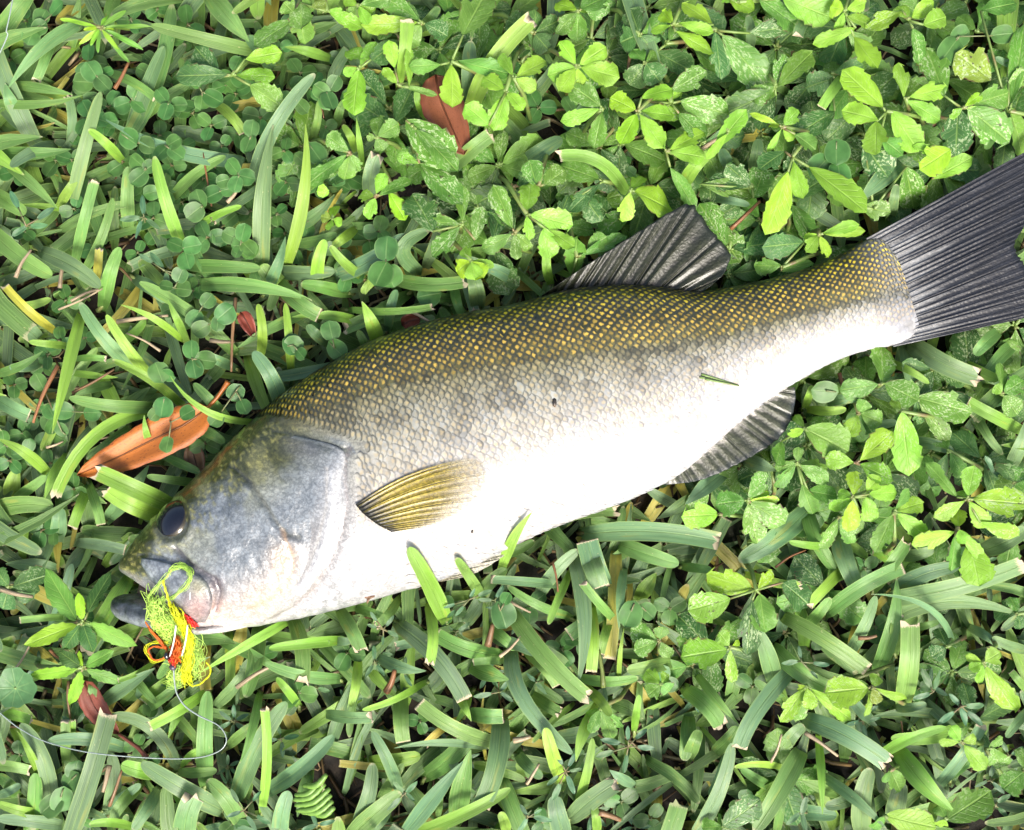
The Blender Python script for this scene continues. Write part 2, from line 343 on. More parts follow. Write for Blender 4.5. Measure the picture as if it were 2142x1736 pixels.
def head_colour(x, y, q):
    """skin colour of the head, shade of creases and gill slit painted in; q = 0 at the back edge, 1 at the belly edge"""
    n1 = fbm(x/16, y/16, 3); n2 = fbm(x/5+40, y/5, 2); n3 = fbm(x/60+9, y/60+4, 2)
    olive = mixc((.020,.025,.008), (.075,.080,.020), n2[:, None]); slate = mixc((.085,.102,.118), (.205,.232,.252), np.clip(n1*1.5-.25, 0, 1)[:, None])
    tanw = mixc((.20,.185,.17), (.35,.35,.35), n1[:, None]); white = np.array((.43,.43,.44))
    dorsal = pdist(x, y, [(s[0], s[1]) for s in STN[:14]])
    c = mixc(slate, olive, (1-smooth01(0, 1, (dorsal+34*(n3-.5)+22*(n1-.5)-26-50*smooth01(440, 580, x))/(40+60*smooth01(440, 580, x))))[:, None])
    spk = smooth01(.60, .70, n2)*(1-smooth01(30, 130, dorsal)); c = mixc(c, (.26,.25,.07), (spk*.7)[:, None])
    yel = smooth01(.52, .66, n3)*.35*(1-smooth01(60, 200, dorsal)); c = mixc(c, (.27,.27,.12), yel[:, None])
    low = smooth01(.60, .86, q+.10*(n3-.5) + .05*smooth01(560, 700, x)); c = mixc(c, tanw, low[:, None])
    c = mixc(c, white, smooth01(.84, .97, q)[:, None]*.9)
    memb = np.exp(-(pdist(x, y, [((p_[0]+g_[0])/2, (p_[1]+g_[1])/2) for p_, g_ in zip(MEMB[:5], GILL[7:12])])/14)**2); c = mixc(c, (.46,.47,.48), (memb*.7)[:, None])
    back = smooth01(640, 720, x)*smooth01(.35, .55, q); c = mixc(c, (.38,.39,.40), back[:, None]*.6)
    # rosy and tan stains by the jaw and along the cheek plate
    for px, py, r, col, a in ((595,1170,30,(.55,.36,.20),.5), (585,1225,28,(.60,.42,.26),.45), (545,1262,34,(.62,.42,.28),.5), (455,1275,24,(.50,.30,.24),.6), (430,1282,22,(.48,.26,.22),.6),
                              (470,1300,40,(.62,.48,.38),.4), (452,1225,18,(.12,.08,.08),.75), (410,1196,20,(.10,.10,.12),.6), (650,935,32,(.10,.11,.13),.75), (615,925,26,(.13,.13,.11),.6), (583,1188,9,(.48,.33,.24),.8)):
        c = mixc(c, col, (a*np.exp(-((x-px)**2+(y-py)**2)/r**2))[:, None])
    for line, w, col, a in ((PREOP, 4, (.07,.075,.06), .75), (PREOP2, 3.5, (.42,.27,.15), .65), (MEMB, 3, (.40,.38,.34), .5), (MEMB2, 3, (.38,.38,.38), .5), (MAXG, 6, (.06,.055,.07), .8), (LACH, 3, (.06,.07,.06), .7), (OPFOLD, 7, (.06,.065,.035), .7), ([(a_+10, b_) for a_, b_ in GILL[5:]], 4, (.16,.12,.10), .55)):  # dark lines put crease and gill slit shade into the colour
        c = mixc(c, col, (a*np.exp(-(pdist(x, y, line)/w)**2))[:, None])
    e = np.hypot((x-EYE[0])/33, (y-EYE[1])/44); c = mixc(c, (.05,.055,.03), (np.exp(-((e-1.05)/.16)**2)*.7)[:, None])
    return c
def qll(u):                                    # where the lateral line runs, as a fraction from back to belly
    return np.interp(u, [0, .2, .32, .5, .62, .75, .83, .92, 1], [.12, .15, .19, .27, .32, .37, .40, .47, .50])
def body_colour(u, q, x, y):
    ql = qll(u); r = np.where(q < ql, (q-ql)/ql, (q-ql)/(1-ql)); n1 = fbm(x/22, y/22, 3)[:, None]; n2 = fbm(x/70+3, y/50, 2)
    rw = np.interp(u, [.2, .32, .5, .70, .83, .93, 1], [.90, .82, .74, .64, .50, .54, .56])
    c = mixc((.007,.010,.003), (.022,.025,.008), smooth01(-1, -.5, r + .2*(n2-.5))[:, None])
    c = mixc(c, (.105,.100,.040), smooth01(-.55, .02, r + .25*(n2-.5))[:, None])
    c = mixc(c, mixc((.18,.182,.145), (.29,.295,.26), n1), smooth01(-.06, .22, r)[:, None])
    c = mixc(c, (.345,.335,.325), smooth01(.15, .85, r/rw)[:, None])
    c = mixc(c, (.435,.435,.45), smooth01(.95, 1.45, r/rw)[:, None])
    tail = smooth01(.93, .995, u)[:, None]; c = mixc(c, (.19,.195,.20), tail*.75)
    return c, r, rw
def relief(x, y):                              # mm, raised and sunk forms of the head
    d = np.zeros(x.shape)
    for line, w, a in ((PREOP, 5, -1.5), (PREOP2, 4, -.7), (MEMB2, 4, -.6), (MAXG, 7, -2.0), (LACH, 4, -.9), (OPFOLD, 6, -1.1)):
        d += a*np.exp(-(pdist(x, y, line)/w)**2)
    d += .9*np.exp(-(pdist(x, y, [(a-9, b+8) for a, b in PREOP])/8)**2) + .7*np.exp(-(pdist(x, y, [(a-8, b) for a, b in MEMB2])/7)**2)
    s = pdist(x, y, GILL[5:], signed=True); d += -1.4*np.exp(-((s+9)/9)**2)   # the slit behind the gill cover
    d += 1.0*np.exp(-(((x-310)/26)**2+((y-1140)/18)**2))
    e = np.hypot((x-EYE[0])/33, (y-EYE[1])/44); d += -2.2*np.exp(-(e/.85)**4) + .8*np.exp(-((e-1.25)/.2)**2)
    d += (fbm(x/14, y/14, 3)-.5)*.9*(x < 740)
    return d
fish = empty('fish', W(1000, 960, .001))
tag(fish, 'large olive backed bass with a white belly lying on its side on the grass', 'fish')
FI = fish.location.copy()
def fobj(name, v, f, mat, parent=None, uv=None, cols=None, label=None):
    v = np.asarray(v, float) - np.array(FI); o = obj(name, mesh(name, v, f, uv, cols), mat, parent or fish)
    if label: o['label'] = label
    return o
M['skin'] = attr_material('fish_skin', .30, .5, 800, .5, .0005, worm_mix=.6)
M['scale'] = scale_material()
M['fin'] = attr_material('fish_fin', .36, .22, 900, .5, .0004, trans=.06, spec=.35, coat_rough=.10, worm_mix=.5)
M['fin_light'] = attr_material('pale_fin', .40, .2, 900, .35, .0003, trans=.35, thin=True)
BVH = None
def build_body():
    global BVH
    nu, nt = 420, 180; u = np.r_[np.linspace(0, .02, 20), np.linspace(.022, 1, nu-20)]; th = np.linspace(0, 2*np.pi, nt, endpoint=False)
    Ug, Tg = np.meshgrid(u, th, indexing='ij'); p = surf(Ug, Tg); up = np.sin(Tg) > -.2
    du = np.gradient(p, axis=0); dv = np.roll(p, -1, 1)-np.roll(p, 1, 1); nrm = np.cross(du, dv); nrm /= np.linalg.norm(nrm, axis=-1, keepdims=True)+1e-12
    if nrm[200, nt//4, 2] < 0: nrm = -nrm
    x, y = to_v(p); d = relief(x.ravel(), y.ravel()).reshape(x.shape)*smooth01(-.1, .35, np.sin(Tg))*np.clip(1-(Ug-.30)/.06, 0, 1)*smooth01(0, .03, Ug)
    d += (fbm(x/40, y/40, 2)-.5)*.8*np.clip(1-(Ug-.2)/.08, 0, 1)*(Ug > .05) - .15*smooth01(.3, .4, Ug)*np.clip((1-Ug)/.05, 0, 1)
    p = p + nrm*d[..., None]/1000
    q = (1-np.cos(Tg))/2; tx, ty, bx, by, h, zm = station(Ug); q = (1 - np.sign(np.cos(Tg))*np.abs(np.cos(Tg))**(2/NEXP))/2
    c, r, rw = body_colour(Ug.ravel(), q.ravel(), x.ravel(), y.ravel()); hc = head_colour(x.ravel(), y.ravel(), q.ravel())
    s = pdist(x.ravel(), y.ravel(), GILL, signed=True); k = smooth01(-20, -10, s)*(x.ravel() < 760); c = mixc(c, hc, k[:, None])
    belly = (1-smooth01(-40, -8, s))*(1-smooth01(690, 880, x.ravel()))*smooth01(.5, .7, q.ravel()); c = mixc(c, mixc((.23,.24,.25), (.42,.42,.43), smooth01(.35, .6, fbm(x.ravel()/10, y.ravel()/10, 2))[:, None]), belly[:, None]*.85)
    f = grid_faces(nu, nt, 0, True); f.append(tuple(range(nt))[::-1]); f.append(tuple((nu-1)*nt+k for k in range(nt)))
    cols = np.c_[c, np.ones(len(c))]
    v = p.reshape(-1, 3); o = fobj('body', v, f, M['skin'], cols=cols)
    BVH = BVHTree.FromPolygons([tuple(a) for a in v], f[:-2])
build_body()
def top_at(x, y, guess=.045):                  # height of the fish's upper side under a survey point
    z = guess
    for _ in range(3):
        w = W(x, y, z); hit = BVH.ray_cast(Vector((w.x, w.y, .2)), Vector((0, 0, -1)))
        if hit[0] is None: return None, None
        z = hit[0].z
    return z, hit[1]

def build_scales():
    """overlapping scales in slanting rows from the gill cover to the tail, rounded edge to the rear"""
    du = .0104; rows = []
    us = np.arange(.17, .998, du/2); arc = 3.55
    for k, u0 in enumerate(us):
        tx, ty, bx, by, h, zm = [float(a) for a in station(np.array([u0]))]
        half = np.hypot(tx-bx, ty-by)/2*U*1000; ths = np.linspace(.02, 3.10, 200); pp = surf(np.full(200, u0), ths)
        L = np.r_[0, np.cumsum(np.linalg.norm(np.diff(pp, axis=0), axis=1))]*1000
        ar = arc*np.interp(u0, [.15, .5, .8, .985], [1.0, 1.0, .85, .66]); n = int(L[-1]/ar)
        for j in range(n):
            s = (j+.5*(k % 2)+.25)*ar
            if s < L[-1]-.5: rows.append((u0, float(np.interp(s, L, ths)), ar))
    sc = []
    for u0, th, ar in rows:
        p = surf(np.array([u0]), np.array([th]))[0]; x, y = to_v(p)
        s = float(pdist(np.array([x]), np.array([y]), GILL, signed=True)[0])
        if x < 770 and s > -30: continue
        if x < 520: continue
        q = (1-math.copysign(abs(math.cos(th))**(2/NEXP), math.cos(th)))/2
        if x < 860 and y > 1105+ .1*(x-740): continue           # bare skin on the breast
        sc.append((u0, th, ar, x, y, q))
    A = Acc(); parts = []; S2 = []
    gx = np.linspace(-1, 1, 6); gy = np.linspace(0, 1, 6); GX, GY = np.meshgrid(gx, gy, indexing='ij')
    WX = GX*(.60+.12*np.sin(GY*np.pi))*np.sqrt(np.clip(1-np.clip((GY-.5)/.5, 0, 1)**2.4*.80, 0, 1)); F = grid_faces(6, 6)
    big = sorted(sc, key=lambda s: -s[2]*math.sin(s[1])); bigset = set(id(s) for s in big[:300])
    for s in sc:
        u0, th, ar, x, y, q = s; sp = math.hypot(math.sin(th), .6*math.cos(th))
        tx, ty, bx, by, h, zm = [float(a) for a in station(np.array([u0]))]
        half = math.hypot(tx-bx, ty-by)/2*U*1000; e = 1e-2
        ds = float(np.linalg.norm(surf(np.array([u0]), np.array([th+e]))[0]-surf(np.array([u0]), np.array([th-e]))[0]))/(2*e)*1000
        lenm = FL*U*1000; ul = du*1.02*np.interp(u0, [.15, .7, .97], [1.0, 1.0, .8]); jit = random.uniform(-.08, .08)
        g0 = .5 if (x < 830 and float(pdist(np.array([x]), np.array([y]), GILL)[0]) < 60) else 0.0; GS = g0+(1-g0)*GY; uu = u0 - ul*.62 + GS*ul*1.24 + .0011*random.uniform(-1, 1); tt = th + (WX+jit*.5)*ar*1.02/max(ds, 1.0)*1.06
        uu = uu + (0.10-.10*np.abs(GX)**2)*ul*GY
        p = surf(uu.ravel(), tt.ravel()).reshape(6, 6, 3)
        a = p[-1, 3]-p[0, 3]; b = p[3, -1]-p[3, 0]; nr = np.cross(a, b); nr /= np.linalg.norm(nr)+1e-12
        if nr[2] < 0: nr = -nr
        lift = (.08 + .60*GY + .10*(1-GX**2)*np.sin(GY*np.pi))*random.uniform(.7, 1.25)*1e-3*np.interp(u0, [.15, .8, .97], [1, .9, .6])
        p = p + nr*lift[..., None]
        n = 36; base, r, rw = body_colour(np.full(n, u0), np.full(n, q), np.full(n, x), np.full(n, y)); r = float(r[0]); t = r/float(rw[0])
        var = random.uniform(.88, 1.12); k_ = random.uniform(-1, 1) + 1.6*(fbm(np.array([x/60.+5]), np.array([y/60.]), 2)[0]-.5); cb = base[0]*var*np.array((1-.03*k_, 1, 1+.06*k_)); rimk = 0.0; sc_ = np.array((.4, .3, .1)); amt = 0.0
        if r < 0:
            sc_ = mixc((.60,.47,.02), (.54,.36,.06), float(smooth01(-.85, -.35, r)))*random.uniform(.5, 1.3); amt = random.uniform(.6, 1.05)*float(smooth01(-1.02, -.80, r + random.uniform(-.06, .06)))*(.95-.30*float(smooth01(-.3, 0, r))); rimk = .85
        else:
            amt = float(np.interp(t, [0, .12, .45, .8, 1.0, 1.3], [.75, .55, .5, .7, .6, 0]))*random.uniform(.6, 1.2); sc_ = mixc((.34,.28,.13), (.42,.31,.19), min(1, t))*random.uniform(.8, 1.15)
            rimk = float(np.interp(t, [0, .3, .7, 1.0, 1.3], [.85, .62, .40, .24, .12]))*random.uniform(.75, 1.1)
            blk = fbm(np.array([x/40.]), np.array([y/40.+7]), 2)[0]; cb = cb*(1-.45*float(smooth01(.52, .70, blk))*float(1-smooth01(.3, .7, t)))
            if random.random() < .05*(1-min(1, t)): cb = cb*.6
        dll = float(pdist(np.array([x]), np.array([y]), LLINE)[0])
        if dll < 5.5: cb = mixc(cb, (.03,.033,.024), random.uniform(.35, .75)); amt *= .5; rimk = .9
        cols = np.tile(np.r_[np.clip(cb, 0, .8), rimk], (n, 1)); spots = np.tile(np.r_[np.clip(sc_, 0, 1), amt], (n, 1)); uvs = np.c_[GX.ravel()*.5+.5, GS.ravel()]
        if id(s) in bigset: parts.append((p.reshape(-1, 3), cols, spots, uvs))
        else: A.add(p.reshape(-1, 3), F, cols, uvs); S2.append(spots)
    def spot_attr(me, s): ca = me.color_attributes.new('Spot', 'FLOAT_COLOR', 'POINT'); ca.data.foreach_set('color', np.asarray(s, np.float32).ravel())
    for p, cols, s_, uv_ in parts:
        o = fobj('scale', p, F, M['scale'], uv=uv_, cols=cols); spot_attr(o.data, s_)
    A.v = [tuple(np.array(v)-np.array(FI)) for v in A.v]
    me = A.mesh('scales'); spot_attr(me, np.concatenate(S2)); o = obj('scales', me, M['scale'], fish); o['kind'] = 'stuff'; o['label'] = 'small overlapping scales of the back, flank and tail stalk'
build_scales()

def fin(name, base, tip, n, mat, colfn, zb, zt, bend=0.0, over=None, label=None, ripple=.7, thick=.5, nj=22, rays=True, fray=0.02, rcol=None, fade=0):
    """membrane between a base line and an outer edge, corrugated, with a tapering forked ray on every fold"""
    per = 6; ni = (n-1)*per+1; rng = np.random.RandomState(len(name)*7+n); jt = np.interp(np.arange(ni), np.arange(0, ni, per), rng.uniform(-.42, .42, n)); jt[0] = jt[-1] = 0
    def warp(q): k = np.clip(np.arange(ni)+jt*per, 0, ni-1); return np.stack([np.interp(k, np.arange(ni), q[:, m]) for m in range(2)], 1)
    b = warp(resample(catmull(base, 60), ni)); t = warp(resample(catmull(tip, 120), ni))
    v = np.zeros((ni, nj, 3)); col = np.zeros((ni, nj, 3)); axis = []
    for i in range(ni):
        ph = (i % per)/per; d = t[i]-b[i]; nrm = np.array((-d[1], d[0])); ext = 1 - fray*abs(math.sin(math.pi*ph)) - fray*.6*rng.rand()
        for j in range(nj):
            s = j/(nj-1); p = b[i] + d*s*ext + nrm*bend*math.sin(math.pi*s)*(1-i/(ni-1)); zz = zb + (zt-zb)*s + RAISE
            if over: zz = over(p[0], p[1], s, i/(ni-1))
            zz += (ripple*2.2*math.sin(i/ni*9+1.3+s*1.5)*s*.6 + ripple*math.cos(2*math.pi*ph)*min(1, s*4+.25)*(1-.25*s) + .5*ripple*math.sin(i*.37+s*2.2))/1000
            v[i, j] = W(p[0], p[1], zz); col[i, j] = colfn(i/(ni-1), s, math.cos(2*math.pi*ph), rng)
    lo = v - np.array((0, 0, thick/1000)); V = np.r_[v.reshape(-1, 3), lo.reshape(-1, 3)]; K = ni*nj
    f = grid_faces(ni, nj); f += [tuple(a+K for a in q[::-1]) for q in grid_faces(ni, nj)]
    rim = [i*nj for i in range(ni)] + [(ni-1)*nj+j for j in range(1, nj)] + [i*nj+nj-1 for i in range(ni-2, -1, -1)] + [j for j in range(nj-2, 0, -1)]
    for a, bb in zip(rim, rim[1:]+rim[:1]): f.append((a, bb, bb+K, a+K))
    c = np.r_[col.reshape(-1, 3), col.reshape(-1, 3)]
    al = np.ones(len(c)) if not fade else np.tile(np.tile(1-fade*smooth01(.28, 1.0, np.linspace(0, 1, nj)), ni), 2)
    o = fobj(name, V, f, mat, cols=np.c_[c, al], label=label)
    if rays:
        for r in range(n):
            i = min(r*per, ni-1); A = Acc(); js = [int(round(q)) for q in np.linspace(0, nj-1, 9)]
            pts = [Vector(v[i, j])+Vector((0, 0, .00025)) for j in js]; w = max(.16, min(.42, np.linalg.norm(v[i, -1]-v[i, 0])*5))/1000
            rad = [w*(1-.72*k/8) for k in range(9)]; cc = [tuple(np.clip(col[i, j]*(rcol or 1.05), 0, 1))+(1-.75*fade*float(smooth01(.35, 1.0, j/(nj-1))),) for j in js]
            tv, tf = tube(pts, rad, 5); A.add(tv, tf, [c_ for c_ in cc for _ in range(5)])
            for sgn in (-2, 2):
                k = i+sgn
                if 0 <= k < ni and nj > 12:
                    ps = [Vector(v[i, js[4]]).lerp(Vector(v[i, js[4]]), 1)] + [Vector(v[i, js[q]]).lerp(Vector(v[k, js[q]]), min(1, (q-4)/3.)) for q in range(5, 9)]
                    ps = [p+Vector((0, 0, .0002)) for p in ps]; tv, tf = tube(ps, [w*.5*(1-.15*q) for q in range(5)], 4); A.add(tv, tf, [c_ for c_ in cc[4:] for _ in range(4)])
            ro = fobj('fin_ray', A.v, A.f, mat, o, cols=A.c)
    return o
def dark_fin(a, b, edge, root=None):
    def f(i, s, ph, rng):
        n = rng.rand(); c = mixc(a, b, min(1, max(0, .5+.5*ph))*.6+.4*n)*(.7+.6*fbm(np.array([i*37.]), np.array([s*5.]), 2)[0]); c = mixc(c, edge, float(smooth01(.75, 1.0, s))*.5)
        return mixc(root, c, float(smooth01(.0, .34, s + .16*(n-.5) + .30*(fbm(np.array([i*61.]), np.array([2.]), 1)[0]-.5) + .05*ph))) if root is not None else c
    return f
fin('tail_fin', [(1812,500), (1838,520), (1868,560), (1885,610), (1890,660), (1880,700), (1868,724)],
    [(2196,290), (2190,345), (2172,405), (2150,465), (2124,510), (2140,545), (2172,590), (2196,625), (2212,650)], 30, M['fin'],
    dark_fin((.009,.010,.013), (.034,.037,.045), (.016,.018,.024), (.22,.225,.225)), .0262, .0285, ripple=.15, fray=.012, label='dark slate tail fin with a shallow fork')
fin('dorsal_fin', [(1128,626), (1200,614), (1290,606), (1380,610), (1460,622)],
    [(1136,616), (1200,572), (1262,531), (1344,478), (1438,424), (1470,450), (1497,488), (1529,525), (1524,556), (1508,580), (1462,617)], 19, M['fin'],
    dark_fin((.007,.009,.006), (.026,.031,.012), (.018,.024,.020)), .0285, .033, ripple=.40, label='dark olive soft dorsal fin raised from the back')
fin('anal_fin', [(1386,1000), (1440,962), (1500,912), (1560,855), (1634,812)],
    [(1390,1015), (1469,1004), (1553,967), (1622,925), (1649,893), (1660,862), (1665,836), (1663,810)], 18, M['fin'],
    dark_fin((.018,.022,.016), (.070,.078,.045), (.020,.028,.050), (.40,.38,.35)), .027, .0265, ripple=.35, label='grey green anal fin with a bluish outer edge')
def pect_z(x, y, s, i):
    z, n = top_at(x, y, .055); return (z if z else ZM) + .0008 + .0012*s
def pect_c(i, s, ph, rng):
    c = mixc((.24,.18,.014), (.52,.42,.05), min(1, max(0, .45+.5*ph))*.8+.2*rng.rand()); c = mixc((.03,.032,.028), c, float(smooth01(.05, .24+.10*i, s+.14*(rng.rand()-.5))))
    return mixc(c, (.48,.43,.28), float(smooth01(.62, 1.05, s+.3*i))*.75)
fin('pectoral_fin', [(744,1056), (760,1074), (788,1096), (818,1112)], [(986,957), (1012,966), (1020,996), (1010,1030), (984,1058), (948,1084), (900,1101)],
    16, M['fin_light'], pect_c, 0, 0, bend=-.06, over=pect_z, ripple=.09, thick=.15, label='translucent yellow pectoral fin folded back along the flank', rcol=1.2, fade=.9)
fin('pelvic_fin', [(872,1207), (885,1216), (900,1220)], [(1078,1128), (1070,1150), (1030,1180), (985,1204)], 7, M['fin_light'],
    lambda i, s, ph, rng: mixc((.62,.60,.50), (.45,.36,.12), max(0, ph)*.6*(1-s)), .029, .0275, bend=-.04, ripple=.4, label='whitish pelvic fin lying under the belly')

def plate(name, top, bot, n, m, dome, lift, mat, colfn, flush=False, zmin=ZM, label=None, parent=None):
    """thin bony plate or flap of skin moulded over the side of the fish"""
    a = resample(catmull(top, 60), n); b = resample(catmull(bot, 60), n); v = np.zeros((n, m, 3)); xy = np.zeros((n, m, 2))
    for i in range(n):
        for j in range(m):
            s = j/(m-1); p = a[i]*(1-s)+b[i]*s; z, nn = top_at(p[0], p[1]); z = max(z if z else zmin, zmin)
            e = math.sin(math.pi*i/(n-1))**.45*math.sin(math.pi*s)**.45; xy[i, j] = p
            k = 1.0 if not flush else float(smooth01(.15, .95, s)*smooth01(0, .3, i/(n-1))); v[i, j] = W(p[0], p[1], z + (.00012 if not flush else -.0007) + (lift + dome*e)*k/1000 + (.0007 if flush else 0)*min(1, k*2))
    lo = v.copy(); lo[..., 2] -= (lift+1.5)/1000; V = np.r_[v.reshape(-1, 3), lo.reshape(-1, 3)]; K = n*m; f = grid_faces(n, m)
    rim = [i*m for i in range(n)] + [(n-1)*m+j for j in range(1, m)] + [i*m+m-1 for i in range(n-2, -1, -1)] + [j for j in range(m-2, 0, -1)]
    for p, q in zip(rim, rim[1:]+rim[:1]): f.append((p, q, q+K, p+K))
    c = colfn(xy[..., 0].ravel(), xy[..., 1].ravel(), np.repeat(np.linspace(0, 1, n), m), np.tile(np.linspace(0, 1, m), n)); c = np.r_[c, c]
    return fobj(name, V, f, mat, parent, cols=np.c_[c, np.ones(len(c))], label=label)
def headc(x, y, i, j):
    q = np.clip((y - np.interp(x, [s[0] for s in STN[:14]], [s[1] for s in STN[:14]]))/440, 0, 1)
    c = head_colour(x, y, q*.97); e = np.maximum(smooth01(.93, 1, j), 0)[:, None]
    return mixc(c, (.52,.53,.53), e*.6)
plate('gill_cover', [(498,968), (540,1022), (575,1078), (604,1118), (612,1160), (606,1205), (578,1250)],
      [(560,905), (640,917), (718,944), (712,1008), (716,1052), (704,1115), (678,1178), (646,1232)], 44, 34, .9, .9, M['skin'], headc, True, label='grey gill cover with a pale rear edge')
def maxc(x, y, i, j):
    n = fbm(x/12, y/12, 3)[:, None]; c = mixc((.08,.095,.115), (.24,.27,.29), np.clip(n*1.7-.35, 0, 1)); c = mixc(c, (.22,.22,.10), (np.exp(-((x-415)**2+(y-1228)**2)/22**2)*.7)[:, None])
    return mixc(c, (.34,.21,.18), (np.exp(-((x-412)**2+(y-1272)**2)/30**2)*.8)[:, None])
plate('upper_jaw_bone', [(296,1168), (330,1172), (372,1184), (409,1201), (433,1222), (443,1252), (438,1284)], [(294,1179), (311,1206), (336,1236), (361,1259), (388,1284), (408,1300), (428,1302)], 26, 14, 1.6, .9, M['skin'], maxc, zmin=.034+RAISE, label='blue grey upper jaw bone with a rosy rear end')
def lipc(x, y, i, j):
    n = fbm(x/9, y/9, 2)[:, None]; return mixc(mixc((.07,.072,.04), (.16,.16,.11), n), (.24,.26,.27), (j*.5)[:, None])
def rimc(x, y, i, j): return mixc((.05,.055,.05), (.13,.14,.14), fbm(x/9, y/9, 2)[:, None])
def loft(name, pts, mat, colfn, n=40, nt=26, label=None, parent=None):
    S = catmull([(*p[:5], p[5]+RAISE*1000) for p in pts], n); th = np.linspace(0, 2*np.pi, nt, endpoint=False); v = []; xy = []; ii = []; jj = []
    for k in range(n):
        tx, ty, bx, by, h, zm = S[k]
        for t in th:
            c, s = math.cos(t), math.sin(t); x = (tx+bx)/2+(tx-bx)/2*c; y = (ty+by)/2+(ty-by)/2*c; h2 = max(h, .3)*(1+.22*(fbm(np.array([x/11.]), np.array([y/11.]), 2)[0]-.5))
            w = W(x, y, zm/1000); v.append((w.x, w.y, (zm+h2*s)/1000)); xy.append((x, y)); ii.append(k/(n-1)); jj.append((1-c)/2)
    f = grid_faces(n, nt, 0, True) + [tuple(range(nt))[::-1], tuple((n-1)*nt+k for k in range(nt))]; xy = np.array(xy)
    c = colfn(xy[:, 0], xy[:, 1], np.array(ii), np.array(jj)); return fobj(name, v, f, mat, parent, cols=np.c_[c, np.ones(len(c))], label=label)
loft('upper_lip', [(256,1166, 252,1186, 3,32), (268,1168, 256,1194, 6,32), (288,1184, 278,1207, 7.5,33), (314,1207, 305,1224, 7.5,34), (342,1230, 334,1243, 6,34), (362,1248, 358,1258, 3,33)], M['skin'], lipc, label='olive grey upper lip')
def jawc(x, y, i, j):
    n = fbm(x/10, y/10, 3)[:, None]; c = mixc((.022,.026,.024), (.095,.11,.12), np.clip(n*1.8-.4, 0, 1)); c = mixc(c, mixc((.16,.21,.25), (.40,.43,.44), n), smooth01(.45, .95, j)[:, None]*.8)
    return mixc(c, (.60,.58,.55), (smooth01(.55, .95, i)*smooth01(.1, .5, j))[:, None])
loft('lower_jaw', [(237,1256, 236,1268, 2,27), (243,1248, 241,1281, 6,27), (262,1243, 258,1295, 9,27), (300,1243, 295,1307, 12,28), (342,1252, 338,1315, 14,28), (388,1276, 386,1320, 15,29), (430,1290, 430,1321, 15,30), (475,1285, 478,1318, 14,31), (520,1290, 525,1308, 8,32)], M['skin'], jawc, n=60, nt=36, label='dark lower jaw jutting out under the open mouth')
def mouthc(x, y, i, j): return mixc((.05,.03,.028), (.13,.075,.065), fbm(x/10, y/10, 2)[:, None])
loft('mouth_lining', [(292,1222, 288,1250, 2,26), (325,1234, 320,1268, 6,27), (365,1254, 360,1294, 10,28), (420,1286, 416,1314, 10,28)], M['skin'], mouthc, n=20, nt=16, label='dull red lining between the jaws')
def build_eye():
    z, n = top_at(*EYE); w = W(EYE[0], EYE[1], z); c = w - n*.0022; R = n.to_track_quat('Z', 'Y').to_matrix()
    v = []; cols = []; nu, nv = 22, 40
    for i in range(nu):
        a = math.pi*i/(nu-1)
        for j in range(nv):
            b = 2*math.pi*j/nv; p = Vector((math.sin(a)*math.cos(b)*.0091, math.sin(a)*math.sin(b)*.0091, math.cos(a)*.0062)); v.append(c + R @ p)
            k = math.sin(a); cols.append((*mixc((.012,.011,.010), (.05,.042,.016), float(smooth01(.80, .95, k))), 1))
    o = fobj('eye', v, grid_faces(nu, nv, 0, True), M['eye'], cols=cols, label='glossy dark eye with a thin brassy rim')
    v = []; nu2 = 7
    for i in range(nu2):
        a = .95*i/(nu2-1)
        for j in range(nv):
            b = 2*math.pi*j/nv; v.append(c + R @ Vector((math.sin(a)*math.cos(b)*.0093, math.sin(a)*math.sin(b)*.0093, math.cos(a)*.00645)))
    fobj('pupil', v, grid_faces(nu2, nv, 0, True), M['pupil'], o)
M['eye'] = attr_material('fish_eye', .15, .3, coat_rough=.03); M['pupil'] = plain_material('fish_pupil', (.004, .005, .010), .05, .35)
build_eye()
FISH_POLY = [(s[0], s[1]) for s in STN[:16]] + [(1139,614), (1260,530), (1438,422), (1530,527), (1508,582), (1470,612)] + [(s[0], s[1]) for s in STN[20:24]] + \
    [(1836,479), (1889,422), (1968,377), (2046,343), (2142,314), (2200,292), (2125,512), (2214,650), (2142,666), (2046,690), (1941,722)] + [(s[2], s[3]) for s in STN[24:19:-1]] + \
    [(1663,812), (1664,840), (1648,894), (1622,926), (1553,968), (1469,1005), (1391,1014)] + [(s[2], s[3]) for s in STN[16:5:-1]] + [(386,1321), (300,1308), (258,1296), (236,1266), (262,1242), (310,1235)]
def room(x, y):                                # greatest height (m) that plants may have under the fish
    d = pdist(x, y, FISH_POLY, True); ins = pip(x, y, FISH_POLY); lim = np.where(ins, .019 - np.minimum(d*.00024, .014), .021 + np.maximum(d-3, 0)*.0011) + RAISE
    tail = ins & (np.asarray(x) > 1800); return np.where(tail, .013+RAISE, lim)

